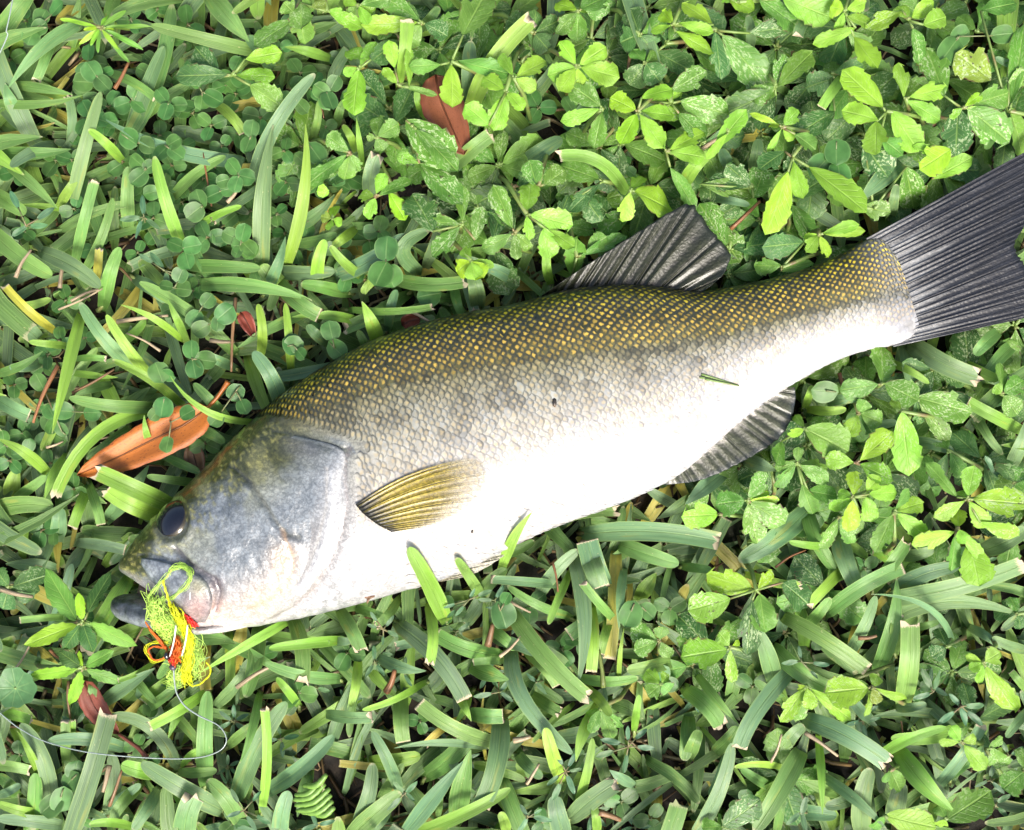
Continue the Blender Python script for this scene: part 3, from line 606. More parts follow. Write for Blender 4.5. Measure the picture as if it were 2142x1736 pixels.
# ------------------------------------------------------------------ labels: where a plant grows, told by things one can find
MARKS = [('the tail fin', 1990, 520), ('the upper tail lobe', 1930, 330), ('the lower tail lobe', 1990, 760), ('the dorsal fin', 1330, 480), ('the rear dorsal fin', 1570, 520), ('the anal fin', 1560, 1010),
         ('the middle of the back', 960, 600), ('the nape', 620, 740), ('the eye of the fish', 300, 1040), ('the open mouth', 200, 1200), ('the chartreuse fly', 440, 1400), ('the loop of fishing line', 420, 1560),
         ('the gill cover', 600, 1370), ('the breast of the fish', 850, 1320), ('the pelvic fin', 1060, 1260), ('the rear belly', 1330, 1160), ('the orange dead leaf', 330, 900), ('the orange leaf tip', 120, 1010),
         ('the brown dead leaf', 940, 240), ('the wine red dead leaf', 270, 1520), ('the two serrated seedlings', 90, 1340), ('the scalloped round leaf', 60, 1560), ('the clover carpet', 420, 330), ('the clover edge', 160, 200),
         ('the green seed pods', 640, 1620), ('the ragged grass clump', 1900, 1330), ('the yellow flower bud', 1860, 80), ('the yellow grass blade', 70, 660), ('the dry straws', 200, 790), ('the arched pale blade', 1200, 370), ('the feathery bright shoot', 210, 58), ('the tall blue blade', 595, 255), ('the six leaved star', 1207, 139), ('the five leaved star', 1855, 232), ('the chewed yellowish leaf', 2050, 140), ('the long toothed leaves', 1660, 330), ('the paired bright blades', 560, 440)]
def near(x, y):
    return min(MARKS, key=lambda m: (m[1]-x)**2+(m[2]-y)**2)[0]
def between(x, y):
    a, b = sorted(MARKS, key=lambda m: (m[1]-x)**2+(m[2]-y)**2)[:2]; return 'between %s and %s' % (a[0], b[0])
def cap16(s): return ' '.join(s.split()[:16])

# ------------------------------------------------------------------ grass
GC = {'b': (.118, .222, .098), 'g': (.118, .250, .055), 'l': (.190, .365, .042), 'y': (.42, .36, .05)}
GNAME = {'b': 'blue green', 'g': 'mid green', 'l': 'light green', 'y': 'yellowing'}
def blade_shape(b, t, w, h, tip='r', mid=None, drop=0.0, fold=.10, roll=0.0, free=False, root=True, seed=0, nseg=13, taper=None, over=False):
    """points of one blade in the world: rises from the soil at its root, bows over and runs out to its tip"""
    rg = random.Random(seed); b = np.array(b, float); t = np.array(t, float); d = t-b; L = np.hypot(*d); d /= max(L, 1e-6)
    if mid is None: mid = (b+t)/2 + np.array((-d[1], d[0]))*L*rg.uniform(-.075, .075)
    mid = np.array(mid, float); ctrl = 2*mid - (b+t)/2
    s = np.r_[np.linspace(0, .9, nseg-4), .945, .975, .992, 1.0]; bez = lambda q: ((1-q)**2)[:, None]*b + (2*q*(1-q))[:, None]*ctrl + (q**2)[:, None]*t
    xy = bez(s); z = h*(.62 + .38*np.sin(np.clip(s*1.5, 0, 1)*np.pi/2)) + drop*s**2
    w = w*1.03; wd = np.ones_like(s)*w
    if tip == 'r': wd *= np.sqrt(np.clip(1-(np.clip((s-.84)/.16, 0, 1))**1.7*.96, .02, 1))*(1-.30*np.clip(s, 0, 1)**1.6)
    elif tip == 'p': wd *= np.clip(1-np.clip((s-.30)/.70, 0, 1)**1.7*.94, .03, 1)
    else: wd *= (1-.10*s)
    if taper: wd *= 1 + (taper-1)*s
    wd *= .80 + .20*np.clip(s*5, 0, 1)
    if root:
        r0 = b - d*(14+rg.uniform(0, 14)); xy = np.vstack([r0, (r0+b)/2, xy]); z = np.r_[-.001, h*.34, z]; s = np.r_[-.08, -.04, s]; wd = np.r_[w*.45, w*.65, wd]
    if not free:
        lim = room(xy[:, 0], xy[:, 1]); z = np.minimum(z, np.maximum(lim, .001))
    else:
        for i in range(len(z)):                 # laps over the fish: keep just clear of its side
            tz = [q for q in (top_at(xy[i, 0]+e, xy[i, 1])[0] for e in (-w*.5, 0, w*.5)) if q] if over else None
            if tz: z[i] = max(z[i], max(tz) + .004)
    n = len(s); V = []; UV = []; tan = np.gradient(xy, axis=0); tan /= np.linalg.norm(tan, axis=1, keepdims=True)+1e-9
    tot = np.arange(n)
    for i in range(n):
        side = np.array((-tan[i, 1], tan[i, 0])); rl = roll*(.4+.6*np.clip(s[i], 0, 1)); hw = wd[i]/2
        for k, q in enumerate((-1, -.5, 0, .5, 1)):
            dz = (fold*(abs(q)-.5)*wd[i] + math.sin(rl)*q*hw)*U; e = xy[i] + side*q*hw*math.cos(rl)
            if tip == 'c' and i == n-1: e = e + tan[i]*rg.uniform(-w*.55, w*.25)
            V.append(W(e[0], e[1], max(z[i]+dz, -.001))); UV.append((k/4, max(0, s[i])))
    return V, grid_faces(n, 5), UV
BL = {}
BL['A'] = """190 800 -60 180 110 b r|450 140 50 505 88 b p m 230 285|740 790 990 20 105 g r|760 740 945 265 95 b r|1490 300 870 145 82 g r h 33|420 1140 580 530 84 b r h 33|1380 930 610 690 88 b p h 30|1465 1010 1815 425 92 b r h 35
690 910 510 745 58 l r h 33|-40 885 410 860 84 g p|-40 590 480 548 52 g p|1040 1395 890 900 78 l r h 36|1000 1130 1300 900 66 g r|1510 1500 1575 720 105 b p h 36|1660 1500 1760 715 76 l p h 37|440 1470 545 1040 68 g c h 30
740 1290 740 960 82 g r|500 1540 650 1140 60 g r|-40 1340 300 1590 108 g r|260 1460 578 1655 100 b r h 33|600 1736 690 1425 90 g r h 30|560 1590 572 1430 52 y c|1170 1640 1800 1732 86 g p h 31|1100 1530 1500 1545 80 g r
1600 1565 1929 1560 88 b r|1820 1630 1870 1330 72 g r|1530 1680 1645 1365 70 b p h 31|640 420 900 570 54 g c|300 225 210 462 64 g c|1250 600 1405 770 60 l c|1160 1290 1392 1188 46 l r|360 1320 760 1170 60 g r|-10 210 185 -60 125 g r
1030 -20 640 95 92 g r h 30|1210 -30 1435 240 118 g p|1720 1405 1940 1345 62 g r|350 1175 440 1030 60 l r|830 670 1092 482 72 g r|60 960 330 1200 68 g p|100 490 420 545 58 g p|800 1620 965 1740 82 b r|-20 1120 150 1230 90 g r
100 660 30 480 80 b p|300 840 60 960 80 b r|1700 1310 1929 1120 78 b p|1560 380 1420 210 90 b r|1880 330 1640 270 60 l p"""
BL['D'] = """335 395 30 115 60 y c h 32|860 640 520 225 92 b r h 33|965 690 690 305 72 l r h 33|1165 455 780 240 48 l p h 30|1510 540 905 95 88 g r h 27|1200 445 1088 208 52 l p h 33|520 325 338 1075 82 l p h 35 m 425 710|985 905 450 842 86 g r h 31
-20 690 280 540 62 g p|1165 875 728 598 62 l r h 31|500 590 692 592 44 g c h 30|-40 835 190 962 95 b c h 31|935 940 358 1485 86 l c h 35 m 590 1110|1115 1545 625 1320 118 l c h 35|1050 1605 690 1440 112 l c h 33
1465 970 1255 750 76 g r h 34|1645 1000 1105 705 46 l p h 38 m 1330 925|1820 880 1640 545 108 b r h 35|1690 565 1672 235 66 l r h 31|1885 645 1850 230 60 l r h 31|-40 1572 345 1550 120 g r|300 1322 -20 1108 76 l p h 34|375 1740 385 1555 112 b r
560 1440 468 1685 72 l c|588 1440 655 1668 70 g c h 29|1260 1392 950 1350 58 g r h 28|1100 1240 1295 1325 60 g r|425 505 188 480 52 l r h 30|1960 300 1540 520 72 g p|480 682 765 712 48 l p h 29|985 1168 935 955 48 l p h 34|1290 1045 1455 1135 72 g r
250 620 60 640 70 b r|700 760 480 830 60 g p|820 1050 560 1240 60 g r|120 1480 300 1350 70 g r|420 1240 290 1500 70 l p|1500 640 1330 560 70 b r|60 260 330 200 64 l r|380 180 360 150 60 g r"""
BL['E'] = """440 1770 692 965 128 b c h 35|1395 1575 905 1285 132 b r h 34|1010 1340 778 1292 112 l r h 31|325 1530 130 1035 112 b r h 31 m 270 1250|195 1720 225 1350 112 g r|775 1182 305 1150 92 b r h 28|100 1485 -20 1365 90 g r|265 1612 -20 1540 70 l r h 29
385 1682 -20 1640 90 b r|420 1245 420 1005 70 g c h 27|462 1125 470 1008 36 l c h 27|255 1365 108 1078 52 l p h 34|675 890 992 678 92 b p h 31|985 640 752 757 36 l c h 32|1830 385 1288 702 62 l p h 30|1225 490 1512 520 100 g p h 22
2165 500 1722 552 72 l r h 32|2150 745 1698 645 82 g r h 31|1880 375 1932 772 102 g c h 28|1525 1480 1835 895 130 b r h 24|1655 435 1570 865 108 g r h 23|1680 1565 1692 930 64 l c h 36|1655 875 1535 1288 60 g p h 30|1735 1452 2135 1108 112 b r h 29
1175 1345 1388 1330 72 g r h 27|1315 1405 1330 825 112 g r h 26|1295 848 955 1052 70 l c h 29|1195 895 1078 1128 60 l p h 27|1125 1290 700 988 92 b r m 950 1050 h 25|1180 1765 1245 1498 150 b c h 34|835 1690 570 1680 62 l r h 31|875 1450 715 1660 82 g r
1535 1655 1325 1395 120 g r h 26|1790 1755 1850 1465 112 b r h 29|405 350 122 372 46 g c h 27|600 715 588 862 64 g c h 26|1180 1282 1302 1178 50 l p|-30 1300 186 1332 72 g c h 28|915 945 1155 758 68 g r h 22|1000 1480 850 1714 80 b r h 22|1090 950 1290 1180 70 g r h 22
1400 900 1560 700 80 b r h 21|30 960 200 1010 70 l c|1100 1440 1210 1690 60 l p h 26|840 700 1000 900 60 g r h 20|1480 1160 1620 1040 70 g r h 22|700 1560 900 1420 66 b r h 21|0 1490 130 1420 60 b r h 25|1900 900 1770 740 60 l r h 27"""
BL['F'] = """700 345 474 -95 118 l r h 40 F|935 205 778 -28 72 g r h 33 F|430 415 835 885 122 b c h 31|785 845 875 1018 56 l p h 32|605 295 606 655 72 l c h 33|1045 595 645 458 104 g c h 30|1140 335 1625 872 114 g c h 34|1640 830 1765 985 72 l r h 32
1130 585 1520 1225 112 b r m 1215 890 h 32|1440 1370 1348 1060 92 l r h 36|1530 -20 1552 795 102 b p h 31|1620 -65 1702 162 130 b c h 31|1640 295 1642 705 82 l c h 32|1760 360 1700 590 60 l c h 28|1785 362 1585 128 60 g c h 33|1492 98 1368 398 56 l r h 31
1800 -45 1758 625 90 y c h 22|1485 342 1105 150 62 g r h 25|1405 140 995 108 64 b c h 30|1025 1152 535 900 98 g c h 32|945 1180 383 1190 52 b p h 33|600 1355 895 1055 120 g c h 23|562 778 178 945 48 l r m 370 885 h 33|405 1435 240 1085 84 b r h 31
428 858 440 1155 102 g c h 27|150 640 100 925 66 l r h 29|-30 975 244 992 80 b c h 31|785 1625 872 1200 132 g p h 29|1062 1015 935 1568 132 b c h 33|555 1722 1125 1448 92 l r h 32|475 1705 822 1275 112 b p h 31|115 1745 425 1475 132 g r h 24
145 1685 242 1285 104 b r h 25|665 1610 682 1425 46 g r|1560 1535 1652 1128 62 l r h 31|1662 955 1545 1275 82 l p h 34|1525 1625 1808 1412 132 b c h 30|1680 1720 1660 1560 62 l r h 29|2150 640 1870 690 92 g r h 26|1820 735 1852 425 32 l p h 31
1065 630 885 640 52 g c h 31|895 675 1115 752 112 g p h 30|880 970 1080 985 102 g c h 29|1245 590 1425 795 72 g c h 28|795 1005 578 1172 52 y c h 27|1290 865 1445 965 82 g c h 28|45 325 170 565 92 g c h 28|300 620 585 695 82 b p h 25
-10 500 115 500 62 b r h 25|1055 500 1290 592 82 b r h 25|1590 745 1945 738 72 g r h 23|1920 1055 1950 850 52 l r h 25|1100 1720 1058 1600 72 l r h 27|1465 1745 1408 1495 132 b r h 24|700 1180 820 1420 70 b r h 21|300 1500 440 1290 70 g r h 20|1180 1240 1330 1380 80 b r h 21
1480 650 1330 540 70 b r h 22|1000 420 1160 560 76 g r h 22|400 250 260 410 60 g c h 24|160 300 340 360 64 g r h 22|1900 1420 1760 1330 70 b p h 30|1850 60 1820 430 60 b p h 30|860 860 760 1040 50 l p h 25|1000 1330 1220 1400 60 g r h 22"""
BL['G'] = """545 765 408 365 118 b p m 490 560 h 31|618 355 1145 692 102 g c h 33|1370 885 1412 398 132 g c h 36|1315 545 1332 345 92 g c h 31|1015 592 1192 215 84 b r h 31|1210 672 1325 95 108 g p h 33|895 312 1375 28 104 g c h 33|1305 232 2130 15 122 b c h 33
1320 175 1725 30 112 b r h 28|1320 352 2150 350 104 b p m 1700 250 h 29|1690 525 1162 205 42 b p m 1520 285 h 37|645 695 318 1195 112 b c m 425 965 h 35|775 1015 1275 1292 134 b c h 33|1225 1235 1642 1058 74 l r h 35|1355 1230 1702 1602 136 l p h 32
705 1225 415 1725 134 g r h 31|55 1720 272 1158 104 b r h 32|585 1310 288 1312 46 l r h 32|828 1148 852 1615 56 l p h 33|878 1385 1262 1705 74 b p h 30|1108 1725 1162 1318 134 b r h 27|1305 1625 1352 1405 130 b r h 24|1595 1425 1872 1048 84 b c h 29
-10 825 205 1052 112 g c h 29|60 735 312 1032 60 g p h 31|0 1235 65 1075 92 g r h 26|2160 955 2028 1122 64 b r h 31|555 560 884 802 112 g c h 29|1340 932 1518 905 64 b r h 27|975 55 758 282 72 l c h 31|738 425 905 228 82 g r h 25|395 85 718 152 62 l c h 33
-20 30 145 50 62 g r|985 -45 1065 185 130 b r h 26|175 1205 305 1050 92 g r h 24|615 1175 735 1045 92 b r h 24|2155 815 2058 698 52 g c h 27|1150 1000 1010 830 80 b r h 22|520 1440 330 1320 70 g r h 22|950 1480 720 1400 90 g p h 20|1700 1350 1900 1180 70 g r h 22
1480 1300 1650 1500 80 b r h 22|1050 1500 870 1560 90 b r h 22|1800 420 2000 560 60 b p h 25|2142 560 1940 480 70 b r h 26|600 880 420 760 66 g r h 22|1450 420 1600 380 50 g r h 24|240 1250 130 1500 80 b r h 23|1560 1560 1520 1714 70 g r h 24|560 1714 600 1480 60 g r h 26"""
BL['H'] = """1415 55 1858 278 132 b c h 30|1965 -10 1825 130 92 g r h 28|1760 195 1980 290 82 l r h 24|1285 178 1535 312 52 l r h 30|1388 75 1432 352 112 b r h 26|1425 690 1692 752 82 b r h 29|2105 602 1778 428 84 l c h 33|955 1295 1085 1645 132 b r h 28
745 1135 315 1445 142 b r h 25|360 800 562 872 92 b p h 29|885 1355 640 1325 52 l r h 28|755 1135 932 1505 104 g r h 24|1385 1420 1565 1375 82 b r h 25|1195 1605 1395 1328 92 g c h 32|215 880 -25 1085 112 b p h 25|890 430 1075 415 72 b r h 30|785 480 1005 475 62 l r h 31
745 450 785 325 52 l r h 27|1835 505 2005 765 62 g r h 25|2045 855 2145 555 92 b p h 29|1890 1375 2160 1240 122 b r h 24|1100 620 1330 560 70 b r h 22|1600 620 1500 760 60 g r h 22|1960 1020 1840 900 70 b r h 22|400 1330 560 1260 60 g r h 22"""
BL['V'] = """1085 1122 1292 1068 27 g c h 24|1235 1116 1507 1133 42 b c h 27|1052 1182 1112 1072 23 l p h 38 F|1130 1240 1210 1150 30 b r h 24|1262 1240 1228 1130 52 b c h 26|1300 1140 1420 1180 36 g r h 22|1000 1250 1060 1190 30 g r h 22
1420 1060 1330 1000 22 b p h 18|1450 1040 1375 1085 26 b p h 22|2120 720 2060 790 30 g r h 24|560 1330 690 1345 26 g r h 22|470 1345 600 1410 24 g p h 22|400 1345 330 1420 24 g r h 23|120 1290 230 1330 26 g r h 24"""
BL['M'] = """840 235 1195 245 76 g c h 31|540 212 885 0 92 b r h 29|1262 370 1228 198 88 b r h 31|430 250 472 28 72 l r h 29|742 98 680 312 52 l p h 32|652 212 498 58 52 l r h 32|752 572 662 348 76 l p h 33|800 470 842 288 56 b r h 28|200 742 612 638 60 b p h 26
950 190 1012 -22 80 b r m 878 70 h 32|238 258 442 422 82 g c h 30|640 450 298 430 52 l p h 28|618 392 1032 375 40 l c h 31|1000 150 1052 -22 62 b r h 27|1142 278 1182 422 52 g r h 24|560 300 345 258 72 g r h 24|1640 250 1622 98 50 l c h 25|250 262 138 158 92 g r h 24
1442 232 1298 168 72 b r h 28|700 640 640 500 50 g r h 26|480 560 380 470 60 b r h 24|900 480 1040 430 50 b r h 22|1100 330 960 300 56 g r h 23"""
BL['B'] = """985 605 1335 105 108 l c h 34|900 940 1092 778 92 g c h 33|985 570 978 235 100 b r h 26|700 155 795 38 62 g r h 27|1280 955 1505 800 104 b r h 25|398 1115 440 888 92 b c h 30|722 672 668 518 60 l r h 29|312 862 238 720 50 l r h 30|350 925 318 678 36 l p h 33
210 705 252 578 52 g r|1865 1095 1485 900 74 l c m 1705 925 h 42|565 480 612 118 50 l c h 40 t 1.8|60 800 100 580 50 g r|1100 1560 900 1480 70 b r h 24|300 1330 180 1420 60 l r h 30|480 1560 350 1690 60 l r h 29"""
BL['C'] = """1085 440 952 622 62 l c h 36|1405 935 1172 1158 108 b p h 33|1360 1235 1388 1062 62 b r h 33|565 985 592 800 82 b r h 25|440 985 375 858 82 b r h 25|872 98 818 212 74 b c h 36|330 1140 540 1182 52 b r h 31|2130 385 1958 330 52 b r h 31|1905 165 2085 262 52 b r h 32
545 262 528 88 62 b r h 28|160 1065 312 882 82 l r h 33|1240 540 1100 470 60 g r h 26|1990 700 1900 860 60 g r h 26"""
blades = []                                    # survey of the blades one can pick out
for zone, txt in BL.items():
    for rec in txt.replace('\n', '|').split('|'):
        k = rec.split(); s = ZONE[zone][2]; o = {'h': None, 'm': None, 'F': False, 't': None}; i = 7
        while i < len(k):
            if k[i] == 'h': o['h'] = float(k[i+1]); i += 2
            elif k[i] == 'm': o['m'] = P(zone, float(k[i+1]), float(k[i+2])); i += 3
            elif k[i] == 't': o['t'] = float(k[i+1]); i += 2
            else: o['F'] = True; i += 1
        blades.append(dict(b=P(zone, float(k[0]), float(k[1])), t=P(zone, float(k[2]), float(k[3])), w=float(k[4])*s, c=k[5], tip=k[6], **{'h': o['h'], 'm': o['m'], 'F': o['F'], 'tp': o['t']}))
def weedy(x, y):                               # how much the broad leaved weeds rule at a place, 0..1
    up = smooth01(640, 900, x + .45*y - 60)*(y < 700); up = up*smooth01(620, 380, y - .10*(x-1100) + 60*(x < 1000))
    up = np.where((x > 1450) & (y < 640), 1.0, up)
    rt = smooth01(1380, 1560, x)*smooth01(720, 800, y)*(1-smooth01(1080, 1230, y)); lo = .22*smooth01(1350, 1650, x)*smooth01(1150, 1300, y)
    return np.maximum(np.maximum(up, rt), lo)
def clovery(x, y):
    return np.maximum(np.exp(-(((x-430)/250)**2+((y-300)/210)**2)*1.1), .5*np.exp(-(((x-60)/90)**2+((y-900)/160)**2)))
# fill in the gaps up to about 300 separate blades
fill = []; tries = 0
while len(fill) < 60 and tries < 9000:
    tries += 1; x, y = random.uniform(-20, 2160), random.uniform(-20, 1750)
    if pip(np.array([x]), np.array([y]), FISH_POLY)[0] or random.random() < float(weedy(np.array(x), np.array(y)))*.9 or random.random() < float(clovery(np.array(x), np.array(y)))*.7: continue
    a = random.uniform(0, 6.28); L = random.uniform(70, 170)
    fill.append(dict(b=(x, y), t=(x+L*math.cos(a), y+L*math.sin(a)), w=random.uniform(20, 38), c=random.choice('bbggl'), tip=random.choice('rrpc'), h=random.uniform(12, 20), m=None, F=False, tp=None))
made = []
for i, r in enumerate(fill + blades):
    rg = random.Random(i*13+1); L = math.hypot(r['t'][0]-r['b'][0], r['t'][1]-r['b'][1]); h = (r['h'] or rg.uniform(21, 27))*1e-3*.92*HS
    v, f, uv = blade_shape(r['b'], r['t'], r['w'], h, r['tip'], r['m'], drop=rg.uniform(-.004, .003), fold=rg.uniform(.03, .18), roll=rg.uniform(-.38, .38), free=r['F'], seed=i, taper=r['tp'], over=r['F'])
    mx, my = (r['b'][0]+r['t'][0])/2, (r['b'][1]+r['t'][1])/2
    made.append(dict(v=v, f=f, uv=uv, r=r, L=L, rg=rg, root=Vector((v[2][0], v[2][1], 0)), mid=(mx, my)))
tufts = []                                     # blades that spring from one place belong to one tuft
for m_ in made:
    t_ = next((t for t in tufts if (t[0]['root']-m_['root']).length < .011 and len(t) < 5), None)
    if t_: t_.append(m_)
    else: tufts.append([m_])
for t_ in tufts:
    big = max(t_, key=lambda m: m['L']*m['r']['w']); r = big['r']; L = big['L']; loc = t_[0]['root']; root = empty('grass_tuft', loc); A = Acc()
    for m_ in t_:
        v = [Vector(p)-loc for p in m_['v']]; o = obj('blade', mesh('blade', v, m_['f'], m_['uv']), M['blade'], root); rg = m_['rg']; q = m_['r']
        col = np.array(GC[q['c']])*rg.uniform(.80, 1.2)*np.array((rg.uniform(.85, 1.15), 1, rg.uniform(.8, 1.2))); o.color = (*col, 1.0 if q['tip'] == 'c' else (.35 if rg.random() < .3 else 0.0))
        a_ = m_['root']-loc; tv, tf = tube([a_-Vector((0, 0, .001)), a_+Vector((0, 0, .003)), (Vector(m_['v'][7])-loc)], [.0013, .0012, .0007], 5); A.add(tv, tf)
    s_ = obj('sheath', A.mesh('sheath'), M['stem'], root); s_.color = (.20, .27, .08, 1)
    sz = 'long' if L > 170 else ('short' if L < 75 else ''); wd = 'broad' if r['w'] > 36 else ('narrow' if r['w'] < 19 else ''); bend = 'curved' if r['m'] else ''
    if len(t_) == 1:
        tp = {'r': 'rounded', 'p': 'pointed', 'c': 'cut ragged'}[r['tip']]
        lab = ' '.join(q for q in ('grass shoot of one', sz, wd, bend, GNAME[r['c']], tp, 'blade', 'lapping over the fish by' if r['F'] else 'near', near(*big['mid'])) if q)
    else:
        lab = ' '.join(q for q in ('grass tuft of', {2: 'two', 3: 'three', 4: 'four', 5: 'five'}[len(t_)], 'blades, the largest', sz, wd, GNAME[r['c']] + ',', 'near', near(*big['mid'])) if q)
    tag(root, cap16(lab), 'grass tuft', 'grass tufts around the fish')
# the lower layer of the turf and the lawn beyond the surveyed patch: nobody could count it
def scatter_grass():
    A = Acc()
    def one(x, y, L, a, w, h, c, k, free=False):
        v, f, uv = blade_shape((x, y), (x+L*math.cos(a), y+L*math.sin(a)), w, h, random.choice('rrpc'), None, drop=random.uniform(-.005, .002), fold=random.uniform(.05, .2), roll=random.uniform(-.4, .4), free=free, seed=k, nseg=8)
        A.add(v, f, (*(np.array(GC[c])*random.uniform(.55, 1.0)), .4), uv)
    for k in range(2800):
        x, y = random.uniform(-150, 2290), random.uniform(-150, 1890); wv = float(weedy(np.array(x), np.array(y)))
        if random.random() < .45*wv: continue
        one(x, y, random.uniform(60, 190), random.uniform(0, 6.28), random.uniform(8, 34), random.uniform(.002, .018), random.choice('bbbggglgy'), k)
    for k in range(11000):
        x, y = random.uniform(-2000, 4100), random.uniform(-2000, 3750); ex = max(-x, x-2142, -y, y-1736)
        if ex < 60 or random.random() < (ex-300)/3000: continue
        one(x, y, random.uniform(90, 260), random.uniform(0, 6.28), random.uniform(22, 46), random.uniform(.010, .038), random.choice('bbbgggll'), k+5000, True)
    tag(obj('grass', A.mesh('grass'), M['blade_joined']), 'low tangled green grass filling the turf under the separate blades', 'grass', kind='stuff')
    T = Acc()
    for k in range(2600):
        x, y = random.uniform(-200, 2340), random.uniform(-200, 1930); a = random.uniform(0, 6.28); L = random.uniform(15, 110); z = random.uniform(.0005, .006); r = random.uniform(.0003, .0011)
        p = W(x, y, z); q = W(x+L*math.cos(a), y+L*math.sin(a), max(.0005, z+random.uniform(-.004, .004))); m = (p+q)/2 + Vector((random.uniform(-.002, .002), random.uniform(-.002, .002), .0005))
        v, f = tube([p, m, q], [r, r, r*.6], 4); c = random.choice([(.30, .20, .09), (.20, .12, .055), (.10, .06, .03), (.36, .28, .15)])
        T.add(v, f, (*(np.array(c)*random.uniform(.5, 1.1)), 0), [(j % 4/4, i/2) for i in range(3) for j in range(4)])
    tag(obj('thatch', T.mesh('thatch'), M['dry_joined']), 'brown dead thatch lying on the dark soil under the grass', 'thatch', kind='stuff')
scatter_grass()

# ------------------------------------------------------------------ broad leaved weeds
def leaf_mesh(name, kind, seed):
    """leaf along +Y, 0..1 long, 1 wide at its widest, folded on the midrib and bowed; teeth cut into its edge"""
    rg = random.Random(seed); rows = 13 if kind != 'clover' else 9; V = []; UV = []
    cup = rg.uniform(.05, .16); droop = rg.uniform(.05, .25); wav = rg.uniform(.01, .05); ph = rg.uniform(0, 6); asym = rg.uniform(-.12, .12); curl = rg.uniform(-.06, .06)
    for i in range(rows):
        s = i/(rows-1)
        if kind == 'weed': w = (s**1.05)*(1-s)**.50*2.02 + .03*(1-s)
        elif kind == 'weed_wide': w = (s**.8)*(1-s)**.42*1.72 + .03*(1-s)
        elif kind == 'mint': w = (s**.62)*(1-s)**.62*1.53 + .02
        elif kind == 'lance': w = (s**.72)*(1-s)**.70*1.64 + .02
        elif kind == 'clover': w = math.sqrt(max(0, 1-(2*s-1)**2))**.86*(.90+.14*s)
        else: w = 1
        w = max(w, .012)
        for k, q in enumerate((-1, -.5, 0, .5, 1)):
            x = q*w*.5*(1+asym*q); y = s
            if abs(q) == 1 and kind in ('weed', 'weed_wide', 'mint'):
                lo = .42 if kind != 'mint' else .12
                if s > lo and i < rows-1: x *= 1 + (.09 if i % 2 else -.08)*(1 if kind != 'mint' else .8); y -= .035 if i % 2 else -.015
            if kind == 'clover' and q == 0 and i == rows-1: y -= .05
            z = cup*abs(q)*w*.55 - droop*(s-.35)**2*.6 + wav*math.sin(ph+s*9+q*2.2)*abs(q) + curl*q*s
            V.append((x, y, z)); UV.append((k/4, s))
    F = grid_faces(rows, 5)
    if kind in ('weed', 'weed_wide') and seed // 100 % 3 == 1:          # chewed: bites from the edge and a hole
        drop = {(rows-4)*4 + 3*(seed//100 % 2), (rows-5)*4 + 3*(seed//100 % 2), (rows-3)*4 + 3*(seed//100 % 2)}; F = [q for i, q in enumerate(F) if i not in drop]
    return mesh(name, V, F, UV)
LEAF = {k: [leaf_mesh('leaf_'+k, k, 100*j+len(k)) for j in range(9)] for k in ('weed', 'weed_wide', 'mint', 'lance', 'clover')}
for k, l in LEAF.items():
    for me in l: me.materials.append(M['clover'] if k in ('clover', 'lance') else M['broad'])
WC = {'l': (.200, .400, .032), 'm': (.110, .255, .036), 'd': (.055, .145, .034), 'y': (.21, .31, .04), 'k': (.052, .138, .032), 'v': (.25, .47, .022), 's': (.068, .150, .070)}
def put_leaf(root, name, kind, base, tip, width, col, mott, roll=0.0, seed=0):
    d = tip-base; L = d.length
    if L < 1e-5: return
    d.normalize(); side = d.cross(Vector((0, 0, 1))); side = side.normalized() if side.length > 1e-4 else Vector((1, 0, 0)); up = side.cross(d)
    side = (side*math.cos(roll) + up*math.sin(roll)).normalized(); up = side.cross(d)
    m = Matrix.Identity(4)
    for r in range(3): m[r][0] = side[r]*width; m[r][1] = d[r]*L; m[r][2] = up[r]*(L*.5+width*.5); m[r][3] = (base-root.location)[r]
    o = bpy.data.objects.new(name, random.choice(LEAF[kind])); link(o); o.parent = root; o.matrix_basis = m; o.color = (*col, mott); return o
def stem_part(root, segs, col, r=.0008):
    A = Acc(); O = root.location
    for pts, rad in segs:
        v, f = tube([Vector(p)-O for p in pts], rad, 5); A.add(v, f)
    o = obj('stem', A.mesh('stem'), M['stem'], root); o.color = (*col, 1); return o
